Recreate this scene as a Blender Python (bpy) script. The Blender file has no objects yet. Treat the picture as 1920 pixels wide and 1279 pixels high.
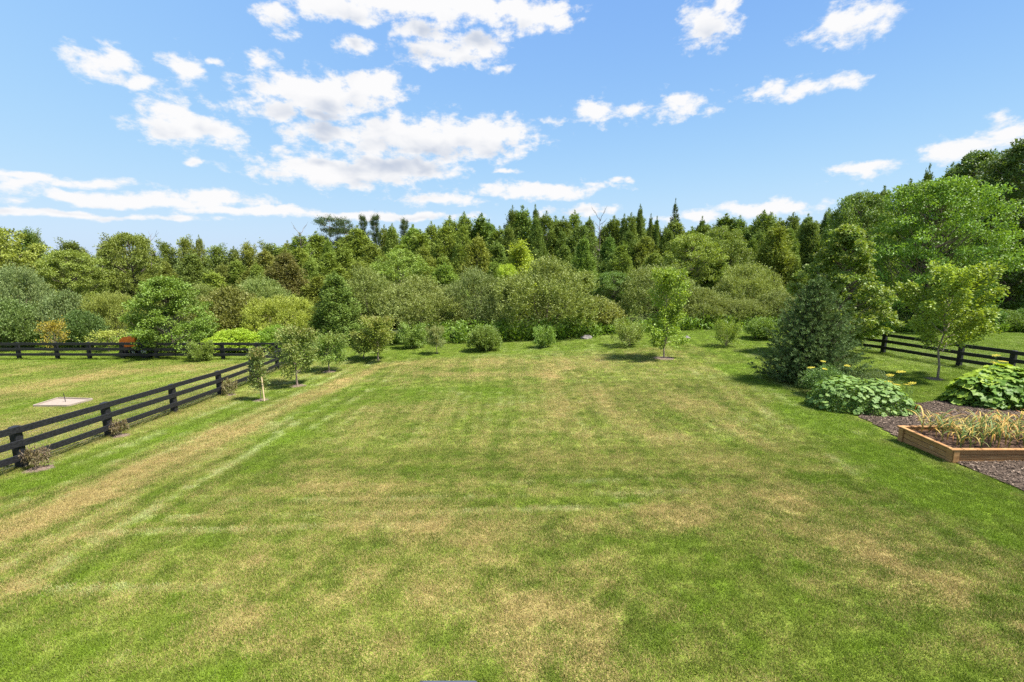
import bpy, math, random
import numpy as np
from mathutils import Vector, Matrix

R = math.radians
sc = bpy.context.scene
COL = sc.collection

# ------------------------------------------------------------------ camera
CAMZ = 4.8
FPX = 880.0                      # focal length in photograph pixels (1920 wide)
PITCH = math.atan(157.5 / FPX)
cd = bpy.data.cameras.new('camera')
cam = bpy.data.objects.new('camera', cd)
COL.objects.link(cam)
cd.sensor_width = 36.0
cd.lens = FPX / 1920 * 36
cd.clip_start = 0.05
cd.clip_end = 9000
cam.location = (0, 0, CAMZ)
cam.rotation_euler = (math.pi / 2 - PITCH, 0, 0)
sc.camera = cam

# ------------------------------------------------------------------ light
SUN_AZ, SUN_EL = R(108), R(60)   # clockwise from the view direction, above the horizon
sd = bpy.data.lights.new('sun', 'SUN')
sun = bpy.data.objects.new('sun', sd)
COL.objects.link(sun)
sd.energy = 3.8
sd.angle = R(6.0)
sd.color = (1.0, 0.955, 0.88)
sv = Vector((math.sin(SUN_AZ) * math.cos(SUN_EL), math.cos(SUN_AZ) * math.cos(SUN_EL), math.sin(SUN_EL)))
sun.rotation_euler = sv.to_track_quat('Z', 'Y').to_euler()
sun.location = (30, -10, 40)

sc.view_settings.view_transform = 'Standard'
sc.view_settings.look = 'None'
sc.view_settings.exposure = 1.76
sc.view_settings.gamma = 1.0
sc.view_settings.use_curve_mapping = False
sc.cycles.max_bounces = 6
sc.cycles.diffuse_bounces = 4
sc.cycles.glossy_bounces = 2
sc.cycles.transmission_bounces = 4
sc.cycles.transparent_max_bounces = 4
sc.cycles.use_denoising = False
sc.cycles.sample_clamp_indirect = 6.0

CP, SP = math.cos(PITCH), math.sin(PITCH)


def ray(px, py):
    u = (px - 960) / FPX
    v = (py - 639.5) / FPX
    d = Vector((u, CP - v * SP, -SP - v * CP))
    return d.normalized()


# ------------------------------------------------------------------ world: sky with cumulus
world = bpy.data.worlds.new('World')
sc.world = world
world.use_nodes = True
wt = world.node_tree
wt.nodes.clear()


class NT:
    """small helper for building node graphs"""

    def __init__(self, tree):
        self.t = tree

    def n(self, typ, **kw):
        nd = self.t.nodes.new(typ)
        for k, v in kw.items():
            setattr(nd, k, v)
        return nd

    def link(self, a, b):
        self.t.links.new(a, b)

    def sock(self, nd, i, v):
        s = nd.inputs[i]
        if hasattr(v, 'is_linked') or hasattr(v, 'links'):
            self.link(v, s)
        else:
            s.default_value = v

    def math(self, op, a, b=None, c=None, clamp=False):
        nd = self.n('ShaderNodeMath', operation=op, use_clamp=clamp)
        self.sock(nd, 0, a)
        if b is not None:
            self.sock(nd, 1, b)
        if c is not None:
            self.sock(nd, 2, c)
        return nd.outputs[0]

    def vmath(self, op, a, b=None, c=None):
        nd = self.n('ShaderNodeVectorMath', operation=op)
        self.sock(nd, 0, a)
        if b is not None:
            self.sock(nd, 1, b)
        if c is not None:
            self.sock(nd, 2, c)
        return nd

    def mix(self, f, a, b, blend='MIX'):
        nd = self.n('ShaderNodeMix', data_type='RGBA', blend_type=blend)
        nd.clamp_factor = True
        self.sock(nd, 0, f)
        self.sock(nd, 6, a)
        self.sock(nd, 7, b)
        return nd.outputs[2]

    def noise(self, vec, scale, detail=2.0, rough=0.5, dist=0.0):
        nd = self.n('ShaderNodeTexNoise')
        if vec is not None:
            self.link(vec, nd.inputs['Vector'])
        nd.inputs['Scale'].default_value = scale
        nd.inputs['Detail'].default_value = detail
        nd.inputs['Roughness'].default_value = rough
        nd.inputs['Distortion'].default_value = dist
        return nd.outputs[0]

    def smooth(self, x, lo, hi, a=0.0, b=1.0):
        nd = self.n('ShaderNodeMapRange', interpolation_type='SMOOTHSTEP')
        self.sock(nd, 0, x)
        self.sock(nd, 1, lo)
        self.sock(nd, 2, hi)
        self.sock(nd, 3, a)
        self.sock(nd, 4, b)
        return nd.outputs[0]


# clouds of the photograph: centre and half size in photograph pixels
CLOUDS = [
    (640, 14, 130, 30), (770, 8, 190, 42), (900, 14, 130, 34), (1005, 32, 78, 34), (520, 30, 34, 34), (800, 58, 60, 26),
    (790, 100, 50, 24), (850, 100, 85, 26), (905, 85, 50, 30), (668, 82, 24, 18),
    (190, 122, 58, 34), (218, 100, 36, 22), (345, 128, 48, 34), (255, 152, 18, 12), (488, 118, 32, 20), (405, 110, 12, 8),
    (350, 240, 92, 34), (315, 205, 44, 30), (405, 250, 50, 24), (400, 200, 26, 18),
    (600, 178, 130, 42), (520, 205, 70, 26), (700, 165, 64, 36), (600, 215, 60, 16),
    (790, 258, 205, 46), (910, 258, 95, 42), (620, 245, 80, 26), (545, 250, 30, 18),
    (640, 322, 180, 32), (740, 312, 130, 26), (530, 283, 32, 8),
    (1000, 357, 130, 17), (830, 374, 84, 14), (1100, 357, 30, 8),
    (1328, 45, 52, 46), (1350, 12, 34, 28), (1600, 40, 70, 44), (1640, 20, 50, 26), (1545, 62, 34, 14),
    (1118, 206, 40, 26), (1188, 208, 26, 16), (1038, 225, 18, 10), (1272, 197, 50, 26), (1335, 206, 22, 10),
    (1440, 168, 38, 18), (1505, 162, 48, 18), (1565, 152, 50, 16), (953, 320, 22, 5),
    (90, 336, 210, 9), (20, 352, 70, 26), (240, 374, 230, 15), (400, 372, 120, 15), (150, 402, 260, 7), (480, 398, 170, 10),
    (1615, 318, 64, 17), (1780, 285, 74, 28), (1895, 252, 66, 28), (368, 308, 20, 6), (1162, 339, 16, 5),
    (1440, 390, 110, 15), (1310, 405, 80, 10), (1090, 396, 80, 10), (700, 405, 200, 9), (940, 126, 14, 10),
]


def azel(px, py):
    d = ray(px, py)
    return math.atan2(d.x, d.y), math.asin(d.z)


cg = bpy.data.node_groups.new('cloud_density', 'ShaderNodeTree')
cg.interface.new_socket('P', in_out='INPUT', socket_type='NodeSocketVector')
cg.interface.new_socket('D', in_out='OUTPUT', socket_type='NodeSocketFloat')
cg.interface.new_socket('E', in_out='OUTPUT', socket_type='NodeSocketFloat')
g = NT(cg)
gi = g.n('NodeGroupInput')
go = g.n('NodeGroupOutput')
P0 = gi.outputs[0]
# ragged edges: move the lookup with two sizes of noise
w1n = g.n('ShaderNodeTexNoise'); g.link(P0, w1n.inputs['Vector'])
w1n.inputs['Scale'].default_value = 16; w1n.inputs['Detail'].default_value = 2
w1 = g.vmath('SUBTRACT', w1n.outputs['Color'], (0.5, 0.5, 0.5)).outputs[0]
w1 = g.vmath('MULTIPLY', w1, (0.05, 0.028, 0)).outputs[0]
PW = g.vmath('ADD', P0, w1).outputs[0]
cur = None
for (cx, cy, rx, ry) in CLOUDS:
    a0, e0 = azel(cx, cy)
    a1, _ = azel(cx + rx, cy); a2, _ = azel(cx - rx, cy)
    _, e1 = azel(cx, cy - ry); _, e2 = azel(cx, cy + ry)
    ra = max(0.008, abs(a1 - a2) / 2) * 1.02
    re = max(0.004, abs(e1 - e2) / 2) * 1.02
    m = g.vmath('MULTIPLY_ADD', PW, (1 / ra, 1 / re, 0), (-a0 / ra, -e0 / re, 0)).outputs[0]
    l = g.n('ShaderNodeVectorMath', operation='LENGTH')
    g.link(m, l.inputs[0])
    kc = min(1.0, max(0.42, math.sqrt(ra * re) / 0.045))      # small clouds are raggeder
    ei = g.math('MULTIPLY_ADD', l.outputs['Value'], -kc, kc)
    if cur is None:
        cur = ei
    else:
        nd = g.n('ShaderNodeMath', operation='SMOOTH_MAX')
        g.link(cur, nd.inputs[0]); g.link(ei, nd.inputs[1]); nd.inputs[2].default_value = 0.05
        cur = nd.outputs[0]
e = g.math('MAXIMUM', cur, -1.2)
# scattered cumulus round the unseen sky, cloud cover raised there for more fill light
sep = g.n('ShaderNodeSeparateXYZ'); g.link(P0, sep.inputs[0])
aa = g.math('ABSOLUTE', sep.outputs[0])
outa = g.smooth(aa, 0.84, 0.95)
oute = g.smooth(sep.outputs[1], 0.52, 0.62)
outm = g.math('MAXIMUM', outa, oute)
st = g.vmath('MULTIPLY', P0, (1.0, 2.2, 0)).outputs[0]
on = g.noise(st, 3.3, 1.0)
oe = g.math('MULTIPLY_ADD', on, 6.0, -3.45)
oe = g.math('MAXIMUM', oe, -1.2)
mixd = g.n('ShaderNodeMix', data_type='FLOAT')
g.link(outm, mixd.inputs[0]); g.link(e, mixd.inputs[2]); g.link(oe, mixd.inputs[3])
st2 = g.vmath('MULTIPLY', P0, (1.0, 1.7, 0)).outputs[0]
f1 = g.noise(st2, 23, 8.0, 0.62, 0.12)
dens = g.math('MULTIPLY_ADD', f1, 3.0, -1.42)
dens = g.math('ADD', dens, g.math('MULTIPLY', mixd.outputs[0], 1.2))
g.link(dens, go.inputs[0])
f2 = g.noise(st2, 18, 3.0, 0.5, 0.3)
g.link(g.math('ADD', mixd.outputs[0], g.math('MULTIPLY_ADD', f2, 1.3, -0.65)), go.inputs[1])

w = NT(wt)
tc = w.n('ShaderNodeTexCoord')
sx = w.n('ShaderNodeSeparateXYZ'); w.link(tc.outputs['Generated'], sx.inputs[0])
az = w.math('ARCTAN2', sx.outputs[0], sx.outputs[1])
el = w.math('ARCSINE', sx.outputs[2])
cb = w.n('ShaderNodeCombineXYZ'); w.link(az, cb.inputs[0]); w.link(el, cb.inputs[1])
PV = cb.outputs[0]


def dens_at(off):
    p = PV if off is None else w.vmath('ADD', PV, off).outputs[0]
    nd = w.n('ShaderNodeGroup'); nd.node_tree = cg
    w.link(p, nd.inputs[0])
    return nd.outputs


d0, e0_ = dens_at(None)
_, e1_ = dens_at((0.012, 0.040, 0))
alpha = w.smooth(d0, -0.14, 0.64)
thick = w.smooth(e1_, -0.1, 0.9)
core = w.smooth(e0_, 0.0, 0.8)
shade = w.math('MULTIPLY', thick, core)
sky = w.n('ShaderNodeTexSky', sky_type='NISHITA')
sky.sun_disc = False
sky.sun_elevation = SUN_EL
sky.sun_rotation = -SUN_AZ
sky.altitude = 250
sky.air_density = 1.0
sky.dust_density = 0.7
sky.ozone_density = 1.6
SKYK = 0.105
# soft shoulder, as a camera rolls off the bright horizon
EXK = 2 ** 1.76 * SKYK
sps = w.n('ShaderNodeSeparateColor'); w.link(sky.outputs[0], sps.inputs[0])
cmb = w.n('ShaderNodeCombineColor')
for i, (amp, kk_) in enumerate(((0.76, 0.84), (0.88, 1.06), (1.0, 2.0))):
    ex = w.math('EXPONENT', w.math('MULTIPLY', sps.outputs[i], -kk_ * EXK))
    w.link(w.math('MULTIPLY', w.math('SUBTRACT', 1.0, ex), amp / EXK), cmb.inputs[i])
skyc = cmb.outputs[0]
cl_lit = tuple(0.288 / SKYK * c for c in (1.0, 1.0, 1.01)) + (1,)
cl_sh = tuple(0.288 / SKYK * c for c in (0.58, 0.65, 0.78)) + (1,)
clc = w.mix(shade, cl_lit, cl_sh)
fin = w.mix(alpha, skyc, clc)
bg = w.n('ShaderNodeBackground'); w.link(fin, bg.inputs[0]); bg.inputs[1].default_value = SKYK
wo = w.n('ShaderNodeOutputWorld'); w.link(bg.outputs[0], wo.inputs[0])
world.cycles.sampling_method = 'MANUAL'
world.cycles.sample_map_resolution = 512

# ------------------------------------------------------------------ terrain
_yy = np.arange(-40, 200, 0.25)
_gg = np.interp(_yy, [-40, 4, 22, 31, 40, 60, 90, 200], [0, 0, 1.7, 2.1, 2.35, 3.2, 4.5, 4.5])
_k = np.exp(-0.5 * (np.arange(-24, 25) / 8.0) ** 2); _k /= _k.sum()
_gg = np.convolve(np.pad(_gg, 24, mode='edge'), _k, mode='valid')


def sstep(t):
    t = np.clip(t, 0, 1)
    return t * t * (3 - 2 * t)


def gz(x, y):
    x = np.asarray(x, float); y = np.asarray(y, float)
    a = 1.0 - 0.58 * sstep((x + 14) / 36)
    far = sstep((np.hypot(x, y) - 90) / 200)
    und = 0.05 * np.sin(x * 0.31 + 0.7) * np.sin(y * 0.27 + 1.1) * sstep((y - 3) / 8)
    return (-a * np.interp(y, _yy, _gg) + und) * (1 - far) - 4.5 * far


def gzf(x, y):
    return float(gz(x, y))


def hit(px, py):
    """where the ray through a photograph pixel meets the ground"""
    d = ray(px, py)
    t = 1.0
    prev = t
    while t < 400:
        x, y, z = d.x * t, d.y * t, CAMZ + d.z * t
        if z < gzf(x, y):
            lo, hi = prev, t
            for _ in range(30):
                m = (lo + hi) / 2
                if CAMZ + d.z * m < gzf(d.x * m, d.y * m):
                    hi = m
                else:
                    lo = m
            t = hi
            return Vector((d.x * t, d.y * t, gzf(d.x * t, d.y * t)))
        prev = t
        t *= 1.02
    raise ValueError('no ground at %s %s' % (px, py))


def on_row(px, Y):
    """ground point at distance Y that lies in photograph column px"""
    x = 0.0
    for _ in range(12):
        dz = gzf(x, Y) - CAMZ
        x = (px - 960) / FPX * (Y * CP - dz * SP)
    return Vector((x, Y, gzf(x, Y)))


def top_z(Y, py):
    v = (py - 639.5) / FPX
    return CAMZ + Y * (v * CP + SP) / (v * SP - CP)


# ------------------------------------------------------------------ noise for python fields
class VN:
    def __init__(self, seed):
        self.t = np.random.default_rng(seed).random((256, 256))

    def __call__(self, x, y):
        xi = np.floor(x).astype(int); yi = np.floor(y).astype(int)
        fx = x - xi; fy = y - yi
        fx = fx * fx * (3 - 2 * fx); fy = fy * fy * (3 - 2 * fy)
        t = self.t
        a = t[xi & 255, yi & 255]; b = t[(xi + 1) & 255, yi & 255]
        c = t[xi & 255, (yi + 1) & 255]; d = t[(xi + 1) & 255, (yi + 1) & 255]
        return (a * (1 - fx) + b * fx) * (1 - fy) + (c * (1 - fx) + d * fx) * fy


vn1, vn2, vn3, vn4 = VN(1), VN(2), VN(3), VN(4)


def fbm(vn, x, y, o=4):
    s = 0; a = 0.5; n = 0
    for i in range(o):
        s = s + a * vn(x * 2 ** i + 7.3 * i, y * 2 ** i + 3.1 * i); n += a; a *= 0.55
    return s / n


# ------------------------------------------------------------------ material helpers
def new_mat(name):
    m = bpy.data.materials.new(name)
    m.use_nodes = True
    m.node_tree.nodes.clear()
    return m, NT(m.node_tree)


def finish(t, shader):
    o = t.n('ShaderNodeOutputMaterial')
    t.link(shader, o.inputs[0])


def pbsdf(t, col, rough=0.8, spec=0.3, normal=None, metal=0.0):
    b = t.n('ShaderNodeBsdfPrincipled')
    t.sock(b, 'Base Color', col)
    t.sock(b, 'Roughness', rough)
    b.inputs['Specular IOR Level'].default_value = spec
    b.inputs['Metallic'].default_value = metal
    if normal is not None:
        t.link(normal, b.inputs['Normal'])
    return b.outputs[0]


def bump(t, h, strength=0.5, dist=0.02):
    b = t.n('ShaderNodeBump')
    b.inputs['Strength'].default_value = strength
    b.inputs['Distance'].default_value = dist
    t.link(h, b.inputs['Height'])
    return b.outputs[0]


def simple_mat(name, c1, c2, scale=6, rough=0.8, spec=0.3, stretch=None, bumps=0.3, bdist=0.01, detail=5):
    m, t = new_mat(name)
    tcn = t.n('ShaderNodeTexCoord')
    v = tcn.outputs['Object']
    if stretch:
        v = t.vmath('MULTIPLY', v, stretch).outputs[0]
    nz = t.noise(v, scale, detail, 0.6)
    f = t.smooth(nz, 0.3, 0.7)
    c = t.mix(f, c1 + (1,), c2 + (1,))
    finish(t, pbsdf(t, c, rough, spec, bump(t, nz, bumps, bdist)))
    return m


def leaf_mat(name, tip=(0.3, 0.3, 0.08), tipamt=0.0, trans=0.32, rough=0.5, spec=0.35, var=0.55):
    """leaf colour comes from the object's colour; each leaf varies a little"""
    m, t = new_mat(name)
    oi = t.n('ShaderNodeObjectInfo')
    at = t.n('ShaderNodeAttribute', attribute_name='lc')
    s = t.n('ShaderNodeSeparateColor'); t.link(at.outputs['Color'], s.inputs[0])
    k = t.math('MULTIPLY_ADD', s.outputs[0], var, 1.0 - var / 2)
    k2 = t.math('MULTIPLY_ADD', s.outputs[1], 0.5, 0.75)
    k = t.math('MULTIPLY', k, k2)
    kk = t.n('ShaderNodeCombineColor')
    t.link(k, kk.inputs[0]); t.link(k, kk.inputs[1]); t.link(t.math('MULTIPLY', k, k), kk.inputs[2])
    c = t.mix(1.0, oi.outputs['Color'], kk.outputs[0], 'MULTIPLY')
    c = t.mix(1.0, c, (1.54, 1.48, 0.98, 1), 'MULTIPLY')
    yel = t.mix(t.math('MULTIPLY', s.outputs[0], 0.25), c, (0.25, 0.27, 0.045, 1))
    if tipamt > 0:
        tf = t.math('MULTIPLY', s.outputs[2], tipamt, clamp=True)
        yel = t.mix(tf, yel, tip + (1,))
    a = pbsdf(t, yel, rough, spec)
    tr = t.n('ShaderNodeBsdfTranslucent')
    trc = t.mix(1.0, yel, (1.25, 1.2, 0.55, 1), 'MULTIPLY')
    t.link(trc, tr.inputs[0])
    mx = t.n('ShaderNodeMixShader'); mx.inputs[0].default_value = trans
    t.link(a, mx.inputs[1]); t.link(tr.outputs[0], mx.inputs[2])
    finish(t, mx.outputs[0])
    return m


M = {}
M['leaf'] = leaf_mat('leaf_green')
M['leaf_tip'] = leaf_mat('leaf_red_tips', (0.44, 0.25, 0.12), 0.55)
M['leaf_ytip'] = leaf_mat('leaf_yellow_tips', (0.36, 0.42, 0.09), 0.5)
M['bronze'] = leaf_mat('bronze_leaf', (0.17, 0.085, 0.08), 0.8, 0.2)
M['linden'] = leaf_mat('linden_leaf', (0.42, 0.40, 0.12), 0.38)
M['needle'] = leaf_mat('needle', (0.17, 0.235, 0.13), 0.4, 0.12, 0.75, 0.12)
M['cedar'] = leaf_mat('cedar_scale', (0.21, 0.26, 0.05), 0.32, 0.25, 0.65, 0.2)
M['willow'] = leaf_mat('willow_leaf', (0.34, 0.36, 0.14), 0.42, 0.25, 0.5, 0.3)
M['big_leaf'] = leaf_mat('vegetable_leaf', (0.35, 0.38, 0.16), 0.15, 0.35, 0.55, 0.3, 0.4)
M['bark'] = simple_mat('bark', (0.10, 0.075, 0.055), (0.20, 0.16, 0.125), 9, 0.9, 0.2, (1, 1, 0.25), 0.8, 0.03)
M['young_bark'] = simple_mat('young_bark', (0.17, 0.125, 0.09), (0.30, 0.24, 0.19), 14, 0.85, 0.25, (1, 1, 0.3), 0.5, 0.01)
M['dead_bark'] = simple_mat('dead_bark', (0.10, 0.08, 0.07), (0.20, 0.17, 0.15), 9, 0.9, 0.2, (1, 1, 0.25), 0.5, 0.02)
M['black_wood'] = simple_mat('black_painted_wood', (0.003, 0.003, 0.004), (0.019, 0.019, 0.022), 4, 0.6, 0.35, (3, 3, 9), 0.6, 0.006, 8)
M['wire'] = simple_mat('galvanised_wire', (0.10, 0.10, 0.10), (0.2, 0.2, 0.2), 20, 0.6, 0.4)
M['stake'] = simple_mat('pale_stake_wood', (0.52, 0.38, 0.22), (0.68, 0.53, 0.34), 8, 0.8, 0.25, (6, 6, 0.6), 0.4, 0.004)
M['pit_board'] = simple_mat('weathered_board', (0.24, 0.19, 0.15), (0.32, 0.27, 0.22), 8, 0.85, 0.2, (6, 6, 2), 0.4, 0.004)
M['mulch'] = simple_mat('dark_mulch', (0.036, 0.025, 0.018), (0.115, 0.083, 0.060), 38, 0.95, 0.15, None, 1.0, 0.04, 8)
M['ring_mulch'] = simple_mat('ring_mulch', (0.09, 0.06, 0.045), (0.22, 0.165, 0.125), 30, 0.95, 0.15, None, 1.0, 0.03, 8)
M['soil'] = simple_mat('garden_soil', (0.05, 0.03, 0.02), (0.13, 0.08, 0.055), 22, 0.95, 0.1, None, 1.0, 0.05, 8)
M['sand'] = simple_mat('pale_sand', (0.235, 0.19, 0.155), (0.30, 0.25, 0.21), 18, 0.95, 0.1, None, 0.6, 0.02, 8)
M['rock'] = simple_mat('grey_rock', (0.11, 0.10, 0.09), (0.22, 0.20, 0.18), 5, 0.9, 0.2, None, 1.0, 0.06, 8)
M['grey_metal'] = simple_mat('grey_powder_coat', (0.050, 0.055, 0.080), (0.060, 0.065, 0.095), 30, 0.45, 0.5, None, 0.05)
M['orange'] = simple_mat('orange_paint', (0.85, 0.17, 0.015), (0.9, 0.22, 0.02), 10, 0.35, 0.5, None, 0.05)
M['black'] = simple_mat('black_rubber', (0.012, 0.012, 0.013), (0.03, 0.03, 0.03), 30, 0.8, 0.3, None, 0.2)
M['steel'] = simple_mat('light_steel', (0.5, 0.5, 0.5), (0.6, 0.6, 0.6), 12, 0.4, 0.5)
M['yellow'] = simple_mat('yellow_umbel', (0.36, 0.31, 0.03), (0.50, 0.42, 0.05), 60, 0.8, 0.2)
M['dill'] = simple_mat('dill_stem', (0.10, 0.18, 0.07), (0.16, 0.26, 0.10), 30, 0.7, 0.3)

# cedar wood of the raised bed
m, t = new_mat('raised_bed_wood')
tcn = t.n('ShaderNodeTexCoord'); oi = t.n('ShaderNodeObjectInfo')
off = t.n('ShaderNodeCombineXYZ')
for i in range(3):
    t.link(t.math('MULTIPLY', oi.outputs['Random'], 31.0 + 7 * i), off.inputs[i])
v = t.vmath('ADD', tcn.outputs['Object'], off.outputs[0]).outputs[0]
v2 = t.vmath('MULTIPLY', v, (1.3, 1.3, 22)).outputs[0]
gr = t.noise(v2, 2.2, 6, 0.65, 0.6)
big = t.noise(v, 2.5, 4, 0.6)
c = t.mix(t.smooth(gr, 0.35, 0.7), (0.25, 0.12, 0.042, 1), (0.43, 0.25, 0.10, 1))
c = t.mix(t.smooth(big, 0.62, 0.85), c, (0.46, 0.33, 0.20, 1))
c = t.mix(t.math('MULTIPLY', oi.outputs['Random'], 0.3), c, (0.30, 0.15, 0.06, 1))
finish(t, pbsdf(t, c, 0.75, 0.3, bump(t, gr, 0.5, 0.004)))
M['cedar_wood'] = m

# garlic leaf: green at the foot, straw at the tip; 'lc' red = along the leaf
m, t = new_mat('garlic_leaf')
oi = t.n('ShaderNodeObjectInfo')
at = t.n('ShaderNodeAttribute', attribute_name='lc')
s = t.n('ShaderNodeSeparateColor'); t.link(at.outputs['Color'], s.inputs[0])
f = t.math('ADD', s.outputs[0], t.math('MULTIPLY_ADD', oi.outputs['Random'], 1.3, -0.75))
c = t.mix(t.smooth(f, 0.1, 0.75), (0.13, 0.19, 0.05, 1), (0.50, 0.36, 0.09, 1))
c = t.mix(t.smooth(f, 0.85, 1.3), c, (0.52, 0.22, 0.06, 1))
a = pbsdf(t, c, 0.6, 0.3)
tr = t.n('ShaderNodeBsdfTranslucent'); t.link(c, tr.inputs[0])
mx = t.n('ShaderNodeMixShader'); mx.inputs[0].default_value = 0.3
t.link(a, mx.inputs[1]); t.link(tr.outputs[0], mx.inputs[2])
finish(t, mx.outputs[0])
M['garlic'] = m

# turf: shared by the ground sheet and by the blades
GREEN_A = (0.100, 0.142, 0.015)
GREEN_B = (0.188, 0.236, 0.032)
PALE = (0.34, 0.385, 0.15)
STRAW = (0.43, 0.335, 0.135)


def turf_mat(name, inst):
    m, t = new_mat(name)

    def attr(n):
        a = t.n('ShaderNodeAttribute', attribute_name=n)
        a.attribute_type = 'INSTANCER' if inst else 'GEOMETRY'
        return a.outputs['Fac']
    dry, lum = attr('dry'), attr('lum')
    geo = t.n('ShaderNodeNewGeometry')
    if inst:
        la = t.n('ShaderNodeAttribute', attribute_name='lc')
        s = t.n('ShaderNodeSeparateColor'); t.link(la.outputs['Color'], s.inputs[0])
        r1, r2 = s.outputs[0], s.outputs[1]
    else:
        r1 = t.smooth(t.noise(geo.outputs['Position'], 55, 3, 0.7), 0.25, 0.75)
        r2 = t.smooth(t.noise(geo.outputs['Position'], 90, 2, 0.7), 0.25, 0.75)
    c = t.mix(t.smooth(lum, 0.0, 0.6), GREEN_A + (1,), GREEN_B + (1,))
    c = t.mix(t.smooth(lum, 0.6, 1.3), c, PALE + (1,))
    c = t.mix(t.smooth(dry, 0.02, -0.42), c, (0.140, 0.215, 0.014, 1))
    sf = t.smooth(t.math('SUBTRACT', dry, r1), -0.16, 0.16)
    straw = t.mix(r2, STRAW + (1,), (0.30, 0.235, 0.085, 1))
    c = t.mix(sf, c, straw)
    k = t.math('MULTIPLY_ADD', r2, 0.95, 0.54)
    kc = t.n('ShaderNodeCombineColor')
    for i in range(3):
        t.link(k, kc.inputs[i])
    c = t.mix(1.0, c, kc.outputs[0], 'MULTIPLY')
    if inst:
        a = pbsdf(t, c, 0.6, 0.25)
        tr = t.n('ShaderNodeBsdfTranslucent'); t.link(c, tr.inputs[0])
        mx = t.n('ShaderNodeMixShader'); mx.inputs[0].default_value = 0.3
        t.link(a, mx.inputs[1]); t.link(tr.outputs[0], mx.inputs[2])
        finish(t, mx.outputs[0])
    else:
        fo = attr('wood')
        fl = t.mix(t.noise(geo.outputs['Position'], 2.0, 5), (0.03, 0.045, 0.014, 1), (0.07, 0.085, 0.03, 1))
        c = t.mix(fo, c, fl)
        h = t.noise(geo.outputs['Position'], 60, 4, 0.7)
        finish(t, pbsdf(t, c, 0.9, 0.15, bump(t, h, 0.8, 0.03)))
    return m


M['turf'] = turf_mat('turf', False)
M['blade'] = turf_mat('grass_blade', True)


# ------------------------------------------------------------------ object helpers
def link(o, parent=None):
    COL.objects.link(o)
    if parent is not None:
        o.parent = parent
    return o


def tag(o, label=None, cat=None, group=None, kind=None):
    if label: o['label'] = label
    if cat: o['category'] = cat
    if group: o['group'] = group
    if kind: o['kind'] = kind
    return o


def empty(name, loc, rz=0.0):
    o = bpy.data.objects.new(name, None)
    o.empty_display_size = 0.2
    o.location = loc
    o.rotation_euler.z = rz
    return link(o)


def mesh_np(name, verts, faces, mat, lc=None, smooth=False, attrs=None):
    """verts (N,3), faces (F,k) of one size k"""
    verts = np.ascontiguousarray(verts, np.float32)
    faces = np.ascontiguousarray(faces, np.int32)
    me = bpy.data.meshes.new(name)
    n, k = faces.shape
    me.vertices.add(len(verts)); me.vertices.foreach_set('co', verts.ravel())
    me.loops.add(n * k); me.loops.foreach_set('vertex_index', faces.ravel())
    me.polygons.add(n)
    me.polygons.foreach_set('loop_start', np.arange(0, n * k, k, dtype=np.int32))
    me.polygons.foreach_set('use_smooth', np.full(n, smooth))
    if lc is not None:
        a = me.attributes.new('lc', 'FLOAT_COLOR', 'POINT')
        c4 = np.ones((len(verts), 4), np.float32); c4[:, :3] = lc
        a.data.foreach_set('color', c4.ravel())
    for an, av in (attrs or {}).items():
        a = me.attributes.new(an, 'FLOAT', 'POINT')
        a.data.foreach_set('value', np.ascontiguousarray(av, np.float32))
    if mat: me.materials.append(mat)
    me.update(calc_edges=True)
    me.validate()
    return me


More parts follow.
